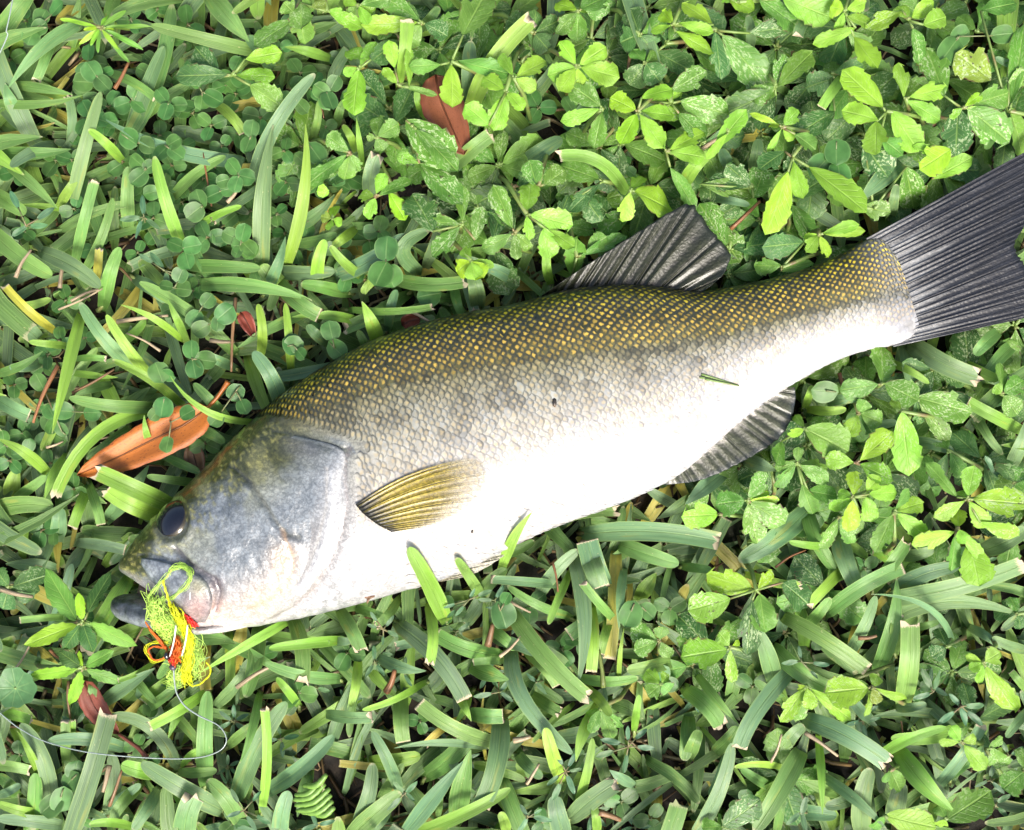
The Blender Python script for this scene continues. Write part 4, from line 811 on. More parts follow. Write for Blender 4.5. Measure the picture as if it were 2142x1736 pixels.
def plant(name, centre, leaves, z, kind, label, cat, group, mott=.6, seed=0, part='leaf', stemcol=(.14, .22, .05), flat=.5):
    """leaves: (base or None, tip, width, colour key)"""
    rg = random.Random(seed); random.seed(seed*7+3); x, y = centre; g = W(x, y, 0); off = Vector((rg.uniform(-1, 1), rg.uniform(-1, 1), 0)).normalized()*rg.uniform(.006, .030); ov = to_v(np.array([g.x+off.x, g.y+off.y, 0.]))
    if pip(np.array([ov[0]]), np.array([ov[1]]), FISH_POLY)[0]: off = off*-.3
    lim = float(room(np.array([x]), np.array([y]))[0]); z = min(z, max(lim, .004))
    root = empty(name, Vector((g.x, g.y, 0))+off); c = W(x, y, z); segs = [([root.location - Vector((0, 0, .001)), root.location.lerp(c, .5)+Vector((0, 0, z*.28)), c], [.0012, .0011, .0009])]
    for k, (b, t, w, ck) in enumerate(leaves):
        zt = z + rg.uniform(-.006, .003)*flat*2; lt = float(room(np.array([t[0]]), np.array([t[1]]))[0]); zt = max(.002, min(zt, lt))
        tip = W(t[0], t[1], zt); bb = W(b[0], b[1], min(z-.001+rg.uniform(-.002, .002), max(.003, float(room(np.array([b[0]]), np.array([b[1]]))[0])))) if b else c.lerp(tip, .10) + Vector((0, 0, .0004))
        col = np.array(WC[ck])*rg.uniform(.85, 1.15)*np.array((rg.uniform(.85, 1.15), 1, rg.uniform(.85, 1.15)))
        kk = kind if kind != 'weed' else ('weed_wide' if w*U > .0125 or rg.random() < .3 else 'weed')
        tip = bb + (tip-bb)*(1.12 if kind == 'weed' else 1.0)
        put_leaf(root, part, kk, bb, tip, w*(1.28 if kind == 'weed' else 1.05)*U*(CAM_H-z)/CAM_H, col, min(1, mott*rg.uniform(.3, 1.6)), rg.uniform(-.5, .5), seed)
        segs.append(([c - Vector((0, 0, .0012)), c.lerp(bb, .55) - Vector((0, 0, .0006)), bb], [.0007, .0006, .0005]))
    stem_part(root, segs, stemcol); tag(root, cap16(label), cat, group); return root
# survey: zone ; centre ; z mm ; blotching ; leaves "tipx tipy width colour [basex basey]"
PL = """C;1330 640;40;.2;1100 420 160 l|1095 640 135 l 1285 690|1500 852 155 l 1360 640|1265 870 140 l 1272 700|1412 882 125 m 1290 790
C;1440 565;39;.3;1405 378 95 l 1432 560|1662 508 115 l|1622 682 105 l 1450 580
C;1770 620;37;.9;1570 300 165 m 1662 550|1730 866 175 d 1742 620|2016 800 200 m 1800 620|1700 672 50 l|1905 655 55 l|1870 545 60 v|2020 540 150 m 1830 600
C;690 490;36;.7;742 328 120 m 692 480|882 318 145 m 700 500|560 568 135 m 680 500|388 662 175 d 670 530|600 725 112 d 690 550
C;790 900;42;.25;650 1315 182 l 762 990|842 1122 102 l 792 930|1182 1192 172 l 882 962|612 962 132 d 742 872
C;730 730;41;.3;812 640 95 l|560 660 42 v|785 805 62 l|650 862 42 l|912 852 132 m 802 772|660 720 50 v
C;90 590;37;.8;132 540 85 l -32 588|152 662 102 l -22 672|272 418 132 m 92 522|392 652 165 m 142 582|272 792 142 m 132 652
C;60 870;39;.3;262 770 112 l|262 902 122 l|212 1182 112 m 82 962|-10 760 90 l
C;100 140;40;.2;40 70 95 v|170 25 112 l 332 142|312 292 102 l 112 182|312 182 72 l 132 132|-20 180 60 l
C;350 170;33;.7;642 502 192 m 382 202|372 432 142 d 342 182|765 152 112 d 542 192
C;480 10;34;.2;552 52 112 l 420 -10|380 -40 100 l
C;650 -10;36;.3;802 140 162 m 602 -5|992 92 182 l 732 -12|640 -60 90 l
C;1090 60;41;.2;1012 40 112 v|1202 15 92 l|930 242 82 l 1152 162|1262 372 122 l 1142 212|1232 142 102 l 1102 92|1042 172 52 l
C;1460 110;38;.6;1232 152 112 l 1422 62|1662 100 122 l 1542 142|1522 342 142 m 1482 162|1592 20 122 l 1472 102|1400 40 100 l
C;420 760;40;.1;502 655 112 l 332 862|300 900 60 l
C;1900 440;33;1;1752 320 205 y 1932 460|1990 300 130 m
C;1690 900;37;.1;1540 962 172 v 1702 860|1802 918 112 l 1592 1032|1500 845 60 l
C;940 1350;38;.2;872 1442 92 l|1152 1298 72 l|1182 1332 62 l|992 1472 62 l|860 1370 50 v
C;730 1540;30;.4;580 1532 112 m 722 1532|892 1520 62 m 722 1562|640 1420 152 d 852 1400
C;1260 1200;31;.9;1335 1222 125 m 1180 1190|1482 1182 165 m 1442 962|1322 1002 182 d 1202 830
C;1010 420;29;.7;880 500 152 d 1030 450|830 762 152 d 1032 640|1180 380 120 d
C;60 250;28;.7;192 402 152 d 2 300|20 80 130 d|210 60 130 m
C;560 1080;31;.8;622 985 172 m 562 1142|545 1110 132 m 255 1062|420 960 130 d|330 1030 120 d
C;2040 640;34;.6;2110 870 152 m 2042 622|2130 430 112 m 2032 482|2060 20 140 m 1872 62|2120 180 120 m|2110 330 100 d
C;1850 180;30;.4;1960 160 110 d|1750 100 90 m|1900 40 120 m
B;865 352;39;.15;872 592 145 l 866 372|1052 -22 192 m 932 202|640 382 92 m 802 372|1182 420 112 m 902 352
B;1180 525;42;.15;1062 448 122 l|1118 732 142 l 1182 540|1272 622 92 l|960 615 122 l 1082 722
B;1225 447;43;.2;1160 318 82 l|1395 358 122 l|1342 512 92 l
B;1590 382;43;.15;1500 248 112 l|1438 430 112 l|1498 512 112 l|1742 278 122 l|1812 440 142 l|1612 514 102 l
B;1740 622;40;.4;1568 500 152 m|1518 692 92 l|1692 832 122 m
B;1940 642;42;.15;1798 568 132 v|2125 515 115 l 1962 560|2130 662 112 l|1850 812 122 v|2072 832 122 l
B;560 490;40;.3;510 248 92 l 540 392|622 288 62 l 622 502|762 542 42 m|480 400 60 l
B;330 390;39;.3;300 632 142 l 332 402|272 298 112 l 402 342|420 250 80 l|250 420 60 l
B;640 720;39;.9;842 922 222 m 602 692|560 900 85 l 680 940|902 1152 172 m 682 942|880 960 130 m
B;930 1292;38;1;738 1278 112 m|1042 1208 112 m 1002 1382|768 1462 132 m|655 1138 205 d 762 1332|930 1090 90 m
B;1230 1342;37;.9;1058 1432 102 m|1240 1482 72 m|1322 1422 92 m|1180 1230 100 d|1120 1090 120 m
B;1300 1232;40;.4;1322 1066 122 l|1542 1292 152 l|1312 1372 82 l|1432 1472 122 l 1402 1312|1562 1412 92 l 1422 1322
B;1370 1070;36;.7;1318 938 132 m 1362 1082|1512 988 122 m 1402 1062|1260 1010 110 d
B;1900 1092;40;.2;2125 1202 205 l|1858 1262 112 l|1960 1020 90 l
B;1740 1042;34;.3;1508 958 152 m|1720 1260 130 d 1620 1120|1560 1200 110 d
B;430 1130;38;.4;338 1130 92 l|390 1252 82 l|592 1252 112 v 502 1102|622 1048 102 m|480 1010 80 l
B;285 882;35;.6;158 788 112 m|58 1042 112 m|250 1022 112 m|330 980 80 m
B;430 792;31;.7;452 678 112 m|552 722 112 m|470 862 92 m|380 790 50 m
B;180 1260;39;.2;120 1250 80 y|200 1190 70 v|230 1290 60 l|160 1320 60 l
B;980 1500;41;.2;900 1562 122 v|1042 1592 122 v|1102 1532 52 l|940 1432 80 l|1000 1600 110 l
B;1590 1480;32;.3;1590 1400 122 m 1560 1592|1752 1372 112 m 1650 1432|1850 1370 90 m
B;1340 190;31;.4;1352 78 122 d 1340 290|1200 120 150 d|1480 120 110 d|1420 280 130 d
B;700 130;33;.6;560 60 150 d|830 200 140 d|600 260 120 m|480 -20 120 m|380 140 110 l
B;150 60;34;.5;90 10 90 y|250 90 70 l|0 150 150 m 0 20|330 150 90 l
B;1600 60;35;.4;1480 20 110 v|1640 60 70 l|1740 -10 160 m|1590 220 120 m|1480 180 100 m
B;1950 200;31;.5;1850 240 160 d|2040 300 140 d|1900 60 140 d|2100 110 130 m
B;1980 360;34;.5;1920 290 110 m|2060 340 120 m|1900 480 150 d|2060 460 150 d
B;330 30;36;.7;250 -20 80 l|420 60 100 l|500 -10 110 m|380 130 70 l|260 110 80 m
H;1232 315;35;.7;1232 88 185 m 1236 312|988 352 155 m|1442 412 175 m 1252 312
H;1450 400;33;.9;1775 490 195 m 1452 402|1480 560 130 d|1640 660 120 m
H;1360 490;38;.4;1402 862 175 l 1362 492|1300 420 60 l
H;740 600;36;.4;992 732 235 m 742 602|560 812 135 m 592 682|680 520 60 l|640 640 80 l
H;1070 822;38;.6;1282 638 155 l|888 788 132 l|1284 922 162 l
H;690 822;34;.4;560 852 82 m|872 850 102 m|700 728 80 m|560 962 102 m|872 932 112 m|782 1132 132 m 722 960|932 1032 132 m 760 1000
H;1045 1040;41;.4;1062 888 112 v|908 1112 82 l|1018 1242 122 v|1212 918 112 l 1132 1000|1312 1012 112 l 1152 1020|1162 1182 122 l 1132 1040|960 1010 80 l
H;1310 1130;38;.4;1482 1080 122 l|1200 1372 122 m|1502 1282 112 l|1400 1000 80 m
H;1780 1050;40;.6;1820 858 122 l|1538 838 132 m 1712 1040|1588 1162 112 l|1892 1222 122 l|2146 1082 192 l|1742 1000 102 l|2084 1282 122 l 1862 1202
H;1720 1240;42;.3;1455 1340 152 l 1702 1262|1720 1128 105 v|1862 1422 82 l|1680 1492 132 m 1702 1292|1850 1582 202 l 1792 1332|1760 1330 90 l
H;370 1060;36;1;188 1082 172 m|482 898 122 m|430 1312 162 m|592 1202 172 m|560 1060 60 v|500 1020 60 v
H;190 1150;34;.3;-22 1162 172 l 188 1150
H;960 1160;33;.8;848 1352 112 m|1050 1320 110 m|1100 1240 120 m
H;2000 380;33;.6;2092 502 142 m|1990 198 92 m|2130 300 130 m|1960 330 80 l
H;1660 740;32;.5;1752 902 112 m|1600 680 110 m|1560 950 110 d
H;1560 220;28;.6;1460 380 110 d|1500 160 120 m|1640 280 130 d|1760 300 120 d|1380 180 90 d
H;1080 500;31;.4;1220 560 130 m|1020 640 120 l|1130 430 120 m|1180 640 110 d
H;2080 950;32;.7;2140 860 120 m|1960 960 130 m|2142 1000 140 m|2030 860 120 d
G;430 180;37;.7;138 88 212 l 402 172|18 302 202 l 262 232|742 252 202 d 600 130|482 424 172 m 452 202|370 562 152 d 402 242|520 60 80 v
G;260 542;36;.6;-22 602 202 l 242 560|198 458 112 l|270 756 82 l|320 520 60 v
G;750 790;34;.6;598 1002 102 l|690 1002 102 m|782 932 102 l|1012 992 102 l|700 820 60 v
G;1170 800;36;.6;898 832 202 l|1202 728 92 l|1130 972 72 l|1372 872 72 l|1200 900 80 y
G;1880 640;39;.4;1780 600 62 l|1982 582 132 l|1850 762 82 l|2064 924 152 l|1800 680 70 l
G;1740 1150;35;.4;1882 1312 122 l|1610 1150 72 l|1680 1060 90 l|1830 1130 80 l
G;1900 1200;33;1;1990 1310 155 m 1940 1190|2000 1130 90 m
G;1250 1620;33;.2;1545 1692 175 l 1252 1622|1180 1700 90 m
G;1640 1640;31;.6;1905 1482 205 m 1642 1652|1600 1560 110 m|1600 1690 90 l
G;1290 1330;31;.5;1345 1452 132 m 1282 1322|1240 1400 60 m
G;2140 1330;34;.7;2020 1440 165 m 2142 1342|2130 1200 110 m
G;220 1690;31;.7;430 1542 185 d 212 1692|180 1660 130 m|90 1700 120 m
G;1650 540;28;.5;1560 600 120 d|1600 430 130 d|1720 480 110 m
G;2100 330;28;.6;1960 300 150 d|2060 230 120 m|2120 420 110 d
F;2080 500;32;.9;1912 432 142 m|2100 420 110 m|1930 560 120 m|2142 600 100 m
F;2090 780;32;.7;2000 700 110 l|2142 820 110 m|2010 850 120 m|2130 720 90 l
F;1700 930;30;.3;1640 1080 90 m|1830 1050 100 m|1770 1120 100 m|1620 980 60 l
A;1340 430;33;.4;1138 285 135 d 1272 440|1040 438 122 d|1602 602 152 m 1442 492|1560 440 110 l|1602 305 115 l 1412 340
A;1700 80;32;.4;1485 248 165 m 1692 118|1752 232 142 m 1722 42|1640 20 120 m|1800 40 110 m
A;1850 1040;32;.8;1929 930 110 m|1780 960 110 m|1860 1130 70 v|1740 1060 100 m
E;60 160;27;.3;-20 60 200 d|290 90 170 d|200 230 130 d|20 290 150 d"""
ADJ = {'l': 'light green', 'm': 'mid green', 'd': 'dark green', 'y': 'yellowing', 'v': 'bright green'}
pc = []
def spread(c_, L):
    m = sum(math.hypot(t[0]-c_[0], t[1]-c_[1]) for _, t, _, _ in L)/len(L); return 'cramped' if m < 50 else ('compact' if m < 62 else ('middling' if m < 74 else ('spreading' if m < 88 else 'sprawling')))
for n, rec in enumerate(PL.split('\n')):
    z, c, h, mo, lv = rec.split(';'); cx, cy = [float(q) for q in c.split()]; s = ZONE[z][2]; L = []
    for q in lv.split('|'):
        k = q.split(); L.append((P(z, float(k[4]), float(k[5])) if len(k) > 4 else None, P(z, float(k[0]), float(k[1])), float(k[2])*s, k[3]))
    ctr = P(z, cx, cy); pc.append(ctr); cols = [l[3] for l in L]; main = max(set(cols), key=cols.count)
    bl = 'heavily pale blotched' if float(mo) >= .8 else ('pale speckled' if float(mo) >= .5 else 'clean')
    plant('broadleaf_weed', ctr, L, float(h)*1e-3*.9*HS, 'weed', '%s %s %s weed with %d leaves near %s' % (bl, ADJ[main], spread(ctr, L), len(L), near(*ctr)), 'weed', 'broad leaved weeds in the lawn', float(mo), 900+n)
# lower storey of the same weeds, filling between the surveyed ones
random.seed(77); cnt = 0
for k in range(1600):
    x, y = random.uniform(-30, 2170), random.uniform(-30, 1760); wv = float(weedy(np.array(x), np.array(y)))
    if random.random() > wv*.9 or pip(np.array([x]), np.array([y]), FISH_POLY)[0]: continue
    if min(math.hypot(x-a, y-b) for a, b in pc) < 34: continue
    pc.append((x, y)); cnt += 1
    if cnt > 120: break
    st = random.getstate(); rg = random.Random(k); nl = rg.randint(4, 6); a0 = rg.uniform(0, 6.28); L = []
    for j in range(nl):
        a = a0 + j*6.28/nl + rg.uniform(-.35, .35); ln = rg.uniform(60, 104); L.append((None, (x+ln*math.cos(a), y+ln*math.sin(a)), ln*rg.uniform(.52, .7), rg.choice('mddm')))
    plant('broadleaf_weed', (x, y), L, rg.uniform(.012, .027), 'weed', 'low %s weed with %d dark leaves %s' % (spread((x, y), L), nl, between(x, y)), 'weed', 'broad leaved weeds in the lawn', rg.uniform(.3, .9), 3000+k)
    random.setstate(st)
# the two serrated seedlings by the fish's mouth
def lst(z, txt): 
    out = []
    for q in txt.split('|'):
        k = q.split(); out.append((P(z, float(k[4]), float(k[5])) if len(k) > 4 else None, P(z, float(k[0]), float(k[1])), float(k[2])*ZONE[z][2], k[3]))
    return out
plant('serrated_seedling', P('E', 530, 385), lst('E', '155 530 155 l|288 35 200 m 490 372|712 58 172 d 562 320|878 540 172 m 572 392|500 195 92 v|405 560 150 d|590 575 150 d'), .034*HS, 'mint', 'larger serrated seedling with glossy toothed leaves beside the open mouth', 'seedling', 'serrated seedlings by the mouth', .0, 71, flat=.7)
plant('serrated_seedling', P('E', 530, 675), lst('E', '188 728 122 l|725 565 122 m|785 772 112 m|448 915 112 l|505 565 72 v|375 570 132 d'), .030*HS, 'mint', 'smaller serrated seedling just past the fly, above the wine red dead leaf', 'seedling', 'serrated seedlings by the mouth', .0, 72, flat=.7)
# feathery shoot in the clover
plant('narrow_leaved_shoot', P('A', 580, 160), lst('A', '345 105 42 l|625 85 40 l|455 255 42 l|685 285 46 l|825 285 50 m|730 60 46 m|520 260 40 l|870 150 40 m|660 170 44 v|480 170 38 v|740 360 44 m|560 300 40 m'), .033*HS, 'lance', 'bushy shoot of narrow bright leaves at the edge of the clover carpet', 'shoot', None, 0, 73)
# ------------------------------------------------------------------ clover and small legumes
CLV = """A;550 430;30;535 410 60|590 475 50|615 415 36;A;970 600;31;930 550 50|955 640 50|1030 605 48;A;1165 530;31;1130 470 40|1160 590 42|1225 560 58;A;955 840;32;930 880 55|1010 880 52|1000 820 45;A;740 800;30;740 800 60|845 840 50
A;840 970;31;790 930 52|800 1020 56|860 960 40;A;1380 1010;32;1340 960 50|1420 1020 50|1360 1060 46|1285 1040 40;A;1060 1430;32;1015 1410 48|1105 1420 54|1080 1500 54;A;1390 1390;31;1330 1360 48|1400 1340 52|1430 1430 52|1370 1450 36
A;1160 1190;31;1150 1150 56|1120 1220 56;A;1270 1100;28;1230 1120 54|1310 1090 44;A;1440 800;31;1430 830 56|1450 740 50;A;1880 540;31;1840 530 50|1890 500 40|1890 580 50;A;580 480;28;480 470 60|590 480 44;A;190 180;29;180 210 50|230 160 48|240 100 50|330 50 50
D;1060 880;36;1052 905 66|1008 948 46;D;1110 1000;37;1212 945 50|1085 1145 50;D;1245 590;37;1240 530 58|1330 602 66|1256 655 60;D;1420 330;31;1455 295 68|1410 360 50|1300 395 60;D;1040 690;29;1030 680 66|1090 700 48;D;1900 500;31;1905 500 62|1950 560 40
D;1530 800;33;1530 810 58|1580 900 50|1400 980 50;D;600 940;27;595 940 56|410 930 64;D;1130 130;30;1080 120 40|1170 50 50|1190 140 54;D;400 1060;27;400 1050 46|260 740 60;D;1300 270;29;1260 330 60|1340 210 50
M;785 160;33;790 75 62|760 205 66|805 215 60;M;300 560;30;305 570 56;M;520 590;30;530 600 58|500 500 50;M;90 60;29;80 80 50|40 60 50;M;1050 310;27;1010 315 60
E;390 1500;29;390 1520 80|330 1550 80;E;460 1390;27;450 1400 66|480 1330 60;H;880 360;33;870 360 82;C;1040 860;34;1040 875 72|945 960 74|1060 1010 76;C;1750 210;32;1755 210 60|1690 290 84|1995 200 60;F;1900 310;31;1890 330 84;F;1060 310;33;1070 340 86|1100 235 40
B;150 540;33;120 520 50|190 480 44|165 580 56;B;80 880;30;80 880 70;F;1990 310;30;2000 320 60"""
def clover(ctr, leaflets, z, label, seed, ck='k', kind='clover', cat='clover', group='round leaved clover in the lawn', name='clover'):
    rg = random.Random(seed); random.seed(seed); lim = float(room(np.array([ctr[0]]), np.array([ctr[1]]))[0]); z = min(z, max(.004, lim)); g = W(ctr[0], ctr[1], 0); root = empty(name, g)
    c = W(ctr[0], ctr[1], z); segs = [([g - Vector((0, 0, .001)), g.lerp(c, .5)+Vector((rg.uniform(-.003, .003), rg.uniform(-.003, .003), 0)), c], [.0006, .0005, .0004])]
    for (x, y, r) in leaflets:
        p = W(x, y, min(z + rg.uniform(-.0015, .0015), max(.003, float(room(np.array([x]), np.array([y]))[0])-.003))); d = p-c; d.z = 0; rr = r*U
        if d.length < 1e-4: d = Vector((rg.uniform(-1, 1), rg.uniform(-1, 1), 0))
        d.normalize(); b = p - d*rr + Vector((0, 0, -.0006)); t = p + d*rr + Vector((0, 0, rg.uniform(-.0012, .0014)))
        col = np.array(WC[ck])*rg.uniform(.8, 1.3)*np.array((rg.uniform(.85, 1.2), 1, rg.uniform(.85, 1.15)))
        put_leaf(root, 'leaflet', kind, b, t, rr*2*rg.uniform(.86, 1.02)*(1 if kind == 'clover' else .5), col, 0, rg.uniform(-.35, .35), seed); segs.append(([c, b.lerp(c, .4), b + d*rr*.2], .00032))
    stem_part(root, segs, (.13, .15, .06)); tag(root, cap16(label), cat, group)
n = 0; cc = []
flat = CLV.replace('\n', ';').split(';')
for i in range(0, len(flat), 4):
    zn, c, h, lv = flat[i:i+4]; cx, cy = [float(q) for q in c.split()]; s = ZONE[zn][2]; ctr = P(zn, cx, cy); cc.append(ctr)
    L = [(*P(zn, float(q.split()[0]), float(q.split()[1])), float(q.split()[2])*s) for q in lv.split('|')]
    clover(ctr, L, float(h)*1e-3*.92*HS, 'round leaved clover sprig showing %s near %s' % ({1: 'one leaflet', 2: 'two leaflets', 3: 'three leaflets', 4: 'four leaflets'}[len(L)], near(*ctr)), 400+i)
random.seed(31); k = 0
while k < 185:
    x, y = random.uniform(0, 2142), random.uniform(0, 1736)
    if random.random() > float(clovery(np.array(x), np.array(y)))*1.1 + .035 or pip(np.array([x]), np.array([y]), FISH_POLY)[0]: continue
    if min(math.hypot(x-a, y-b) for a, b in cc) < 23: continue
    cc.append((x, y)); k += 1; st = random.getstate(); a = random.uniform(0, 6.28); r = random.uniform(12, 19)
    L = [(x+r*1.15*math.cos(a+j*2.09+random.uniform(-.2, .2)), y+r*1.15*math.sin(a+j*2.09+random.uniform(-.2, .2)), r) for j in range(3)]
    clover((x, y), L, random.uniform(.012, .024), '%s low round clover sprig %s' % ('small' if r < 14.3 else ('middling' if r < 16.7 else 'large'), between(x, y)), 5000+k); random.setstate(st)
SPR = """F;860 240;31;750 330 36|960 200 50|735 280 40|800 310 40|880 200 36;F;310 430;33;240 410 34|350 380 42|250 350 36|370 460 40|310 500 30;F;1480 1340;31;1440 1260 46|1520 1270 50|1540 1330 40|1400 1400 50|1510 1420 60|1420 1470 60
F;1880 1180;31;1770 1150 66|1730 1230 60|1860 1290 60|1960 1100 50|1880 1100 44|1990 1190 56;F;1240 1630;33;1330 1640 60|1210 1590 40|1200 1690 60|1300 1600 30;F;450 1480;29;490 1440 54|380 1550 60|410 1440 50|480 1500 40;G;720 640;31;650 645 54|840 650 50|800 720 36|710 580 40
G;720 1600;31;665 1640 56|730 1660 60|730 1560 60;G;1560 830;33;1520 745 70|1590 760 66|1495 858 56;G;1740 920;33;1650 1000 66|1760 990 66|1830 1000 70|1830 920 60|1700 880 50;A;830 1250;30;820 1180 56|750 1260 60|880 1290 50|800 1320 56;A;950 1560;30;900 1500 60|840 1490 46|1050 1580 60|960 1620 54|1060 1640 50
A;150 1300;28;110 1330 50|220 1300 54|260 1230 60|80 1150 56;E;1560 1590;31;1500 1500 50|1640 1500 44|1500 1610 44|1610 1670 56|1680 1650 50;E;2030 1680;29;2010 1640 56|2090 1670 50|1980 1700 50;F;1060 830;27;1090 790 46|1100 860 50|950 850 60;F;1290 770;26;1320 800 54|1260 740 44;H;1930 860;29;1920 830 60|1980 900 50"""
flat = SPR.replace('\n', ';').split(';')
for i in range(0, len(flat), 4):
    zn, c, h, lv = flat[i:i+4]; cx, cy = [float(q) for q in c.split()]; s = ZONE[zn][2]; ctr = P(zn, cx, cy)
    L = [(*P(zn, float(q.split()[0]), float(q.split()[1])), float(q.split()[2])*s) for q in lv.split('|')]
    clover(ctr, L, float(h)*1e-3*.92*HS, 'small sprig of %d narrow grey green leaflets near %s' % (len(L), near(*ctr)), 700+i, 's', 'lance', 'sprig', 'narrow leaved sprigs in the lawn', 'leafy_sprig')
random.seed(63); k = 0
while k < 46:
    x, y = random.uniform(0, 2142), random.uniform(1150, 1736)
    if pip(np.array([x]), np.array([y]), FISH_POLY)[0]: continue
    k += 1; st = random.getstate(); a = random.uniform(0, 6.28); r = random.uniform(12, 18); n = random.randint(3, 6)
    L = [(x+r*1.3*math.cos(a+j*6.28/n), y+r*1.3*math.sin(a+j*6.28/n), r) for j in range(n)]
    clover((x, y), L, random.uniform(.010, .021), 'low sprig of %d narrow leaflets %s' % (n, between(x, y)), 8000+k, 's', 'lance', 'sprig', 'narrow leaved sprigs in the lawn', 'leafy_sprig'); random.setstate(st)
# scalloped round leaf of a creeping plant at the left of the fly
def scallop():
    c = P('E', 100, 805); z = .031*HS; root = empty('pennywort', W(c[0], c[1], 0)); V = [W(c[0], c[1], z-.002)-root.location]; UV = [(.5, .1)]; n = 64
    for ring in range(1, 6):
        for k in range(n):
            a = 6.283*k/n; r = 42*ring/5*(1 + .045*(ring/5)**4*math.cos(a*9) + .05*math.sin(a*3+1)); x = c[0]+r*math.cos(a); y = c[1]+r*math.sin(a)
            V.append(W(x, y, z + (-.002 + .0022*(ring/5)**2 + .00012*math.cos(a*9)*ring/5))-root.location); UV.append((.5+.5*abs((k*9/n) % 1-.5)*1.2*ring/5, ring/5))
    f = [(0, 1+k, 1+(k+1) % n) for k in range(n)]
    for ring in range(4): f += [(1+ring*n+k, 1+(ring+1)*n+k, 1+(ring+1)*n+(k+1) % n, 1+ring*n+(k+1) % n) for k in range(n)]
    o = obj('leaf', mesh('leaf', V, f, UV), M['clover'], root); o.color = (.075, .175, .065, 0)
    stem_part(root, [([root.location-Vector((0, 0, .001)), W(c[0], c[1], z-.0018)], .0007)], (.14, .22, .06)); tag(root, 'dull blue green round leaf with a scalloped edge beside the serrated seedlings', 'pennywort')
scallop()
# bunch of green finger-like seed pods
M['pod'] = plain_material('seed_pod', (.13, .25, .04), .45, 0, 500)
def pods():
    root = empty('seed_pod_bunch', W(650, 1610, 0)); c = W(*P('E', 2000, 1560), .030*HS); i = 0; segs = [([root.location-Vector((0, 0, .001)), c], .0008)]
    for (x0, y0, x1, y1) in ((2050,1400,1890,1490), (2080,1420,1880,1520), (2110,1450,1890,1555), (2120,1490,1900,1590), (2130,1530,1930,1600), (2090,1360,1940,1430), (2140,1570,1990,1600)):
        a = W(*P('E', x0, y0), .031*HS+.0006*i); b = W(*P('E', x1, y1), .0295*HS); m = (a+b)/2 + Vector((.001, -.0015, .002)); pts = catmull([a, m, b], 12); rad = [.0003+.0011*math.sin(math.pi*(.08+.86*t/11))**.5*(1+.12*math.sin(t*2.6)) for t in range(12)]
        v, f = tube([Vector(p)-root.location for p in pts], rad, 8); o = obj('pod', mesh('pod', v, f), M['pod'], root); i += 1; segs.append(([c, a], .0005))
    stem_part(root, segs, (.14, .22, .05)); tag(root, 'bunch of curved green seed pods in the grass', 'seed pods')
pods()
# ------------------------------------------------------------------ dead leaves, straws and bits
def dead_leaf(zone, path, width, z, col, label, stalk=None, bow=.003, prof=(.75, .75), name='dead_leaf', ztip=0.0):
    pts = catmull([P(zone, *p) for p in path], 22); w = width*1.12*ZONE[zone][2]; z = z*HS; V = []; UV = []; rg = random.Random(len(label)); root = empty(name, W(pts[11][0], pts[11][1], z)); tan = np.gradient(pts, axis=0); tan /= np.linalg.norm(tan, axis=1, keepdims=True)
    for i in range(22):
        s = i/21; ww = w*max(.03, (s**prof[0])*((1-s)**prof[1])*2.0**(prof[0]+prof[1])/1.0)
        for k, q in enumerate((-1, -.6, -.25, 0, .25, .6, 1)):
            e = pts[i] + np.array((-tan[i][1], tan[i][0]))*q*ww/2*(1+.05*rg.uniform(-1, 1)*(abs(q) == 1)); zz = z + bow*(q*q*.9 - .35) - bow*1.2*(s-.5)**2 + .0005*math.sin(s*8+q*2) + ztip*s
            V.append(W(e[0], e[1], zz)-root.location); UV.append((k/6, s))
    K = len(V); f = grid_faces(22, 7); low = [Vector(v)-Vector((0, 0, .0003)) for v in V]; f += [tuple(a+K for a in q[::-1]) for q in grid_faces(22, 7)]
    rim = [i*7 for i in range(22)] + [21*7+j for j in range(1, 7)] + [i*7+6 for i in range(20, -1, -1)] + [j for j in range(5, 0, -1)]
    f += [(a, b, b+K, a+K) for a, b in zip(rim, rim[1:]+rim[:1])]
    o = obj('blade', mesh('leaf', V+low, f, UV+UV), M['dead'], root); o.color = (*col, 1)
    mid = [Vector(V[i*7+3])+Vector((0, 0, .0002)) for i in range(0, 22, 3)]; v, ff = tube(mid, [.0005-.00005*i for i in range(len(mid))], 5); r = obj('midrib', mesh('midrib', v, ff, [(0, 0)]*len(v)), M['dry'], root); r.color = (*(np.array(col)*.7), 1)
    if stalk:
        sp = catmull([P(zone, *p) for p in stalk], 10); v, ff = tube([W(p[0], p[1], z+.001+.002*i/9)-root.location for i, p in enumerate(sp)], [.0008+.0006*(i/9)**3 for i in range(10)], 6)
        r = obj('stalk', mesh('stalk', v, ff, [(.3, .5)]*len(v)), M['dry'], root); r.color = (*col, 1)
    tag(root, label, 'dead leaf')
dead_leaf('D', [(1345, 905), (1210, 1010), (1000, 1110), (760, 1230), (500, 1345)], 235, .0285, (.36, .115, .020), 'large glossy orange brown dead leaf lying beside the head of the fish', [(1345, 905), (1400, 850), (1450, 780), (1478, 738)], prof=(.42, .62))
dead_leaf('B', [(775, 430), (800, 560), (850, 690), (940, 890)], 215, .0275, (.16, .052, .024), 'rust brown dead leaf with dark specks wedged among the weeds', prof=(.45, .5))
dead_leaf('E', [(540, 760), (590, 900), (660, 1000), (760, 1100)], 135, .0235, (.20, .060, .040), 'wine red dead leaf with a long stalk under the serrated seedlings', [(760, 1100), (830, 1150), (890, 1195), (940, 1252)], prof=(.4, .7))
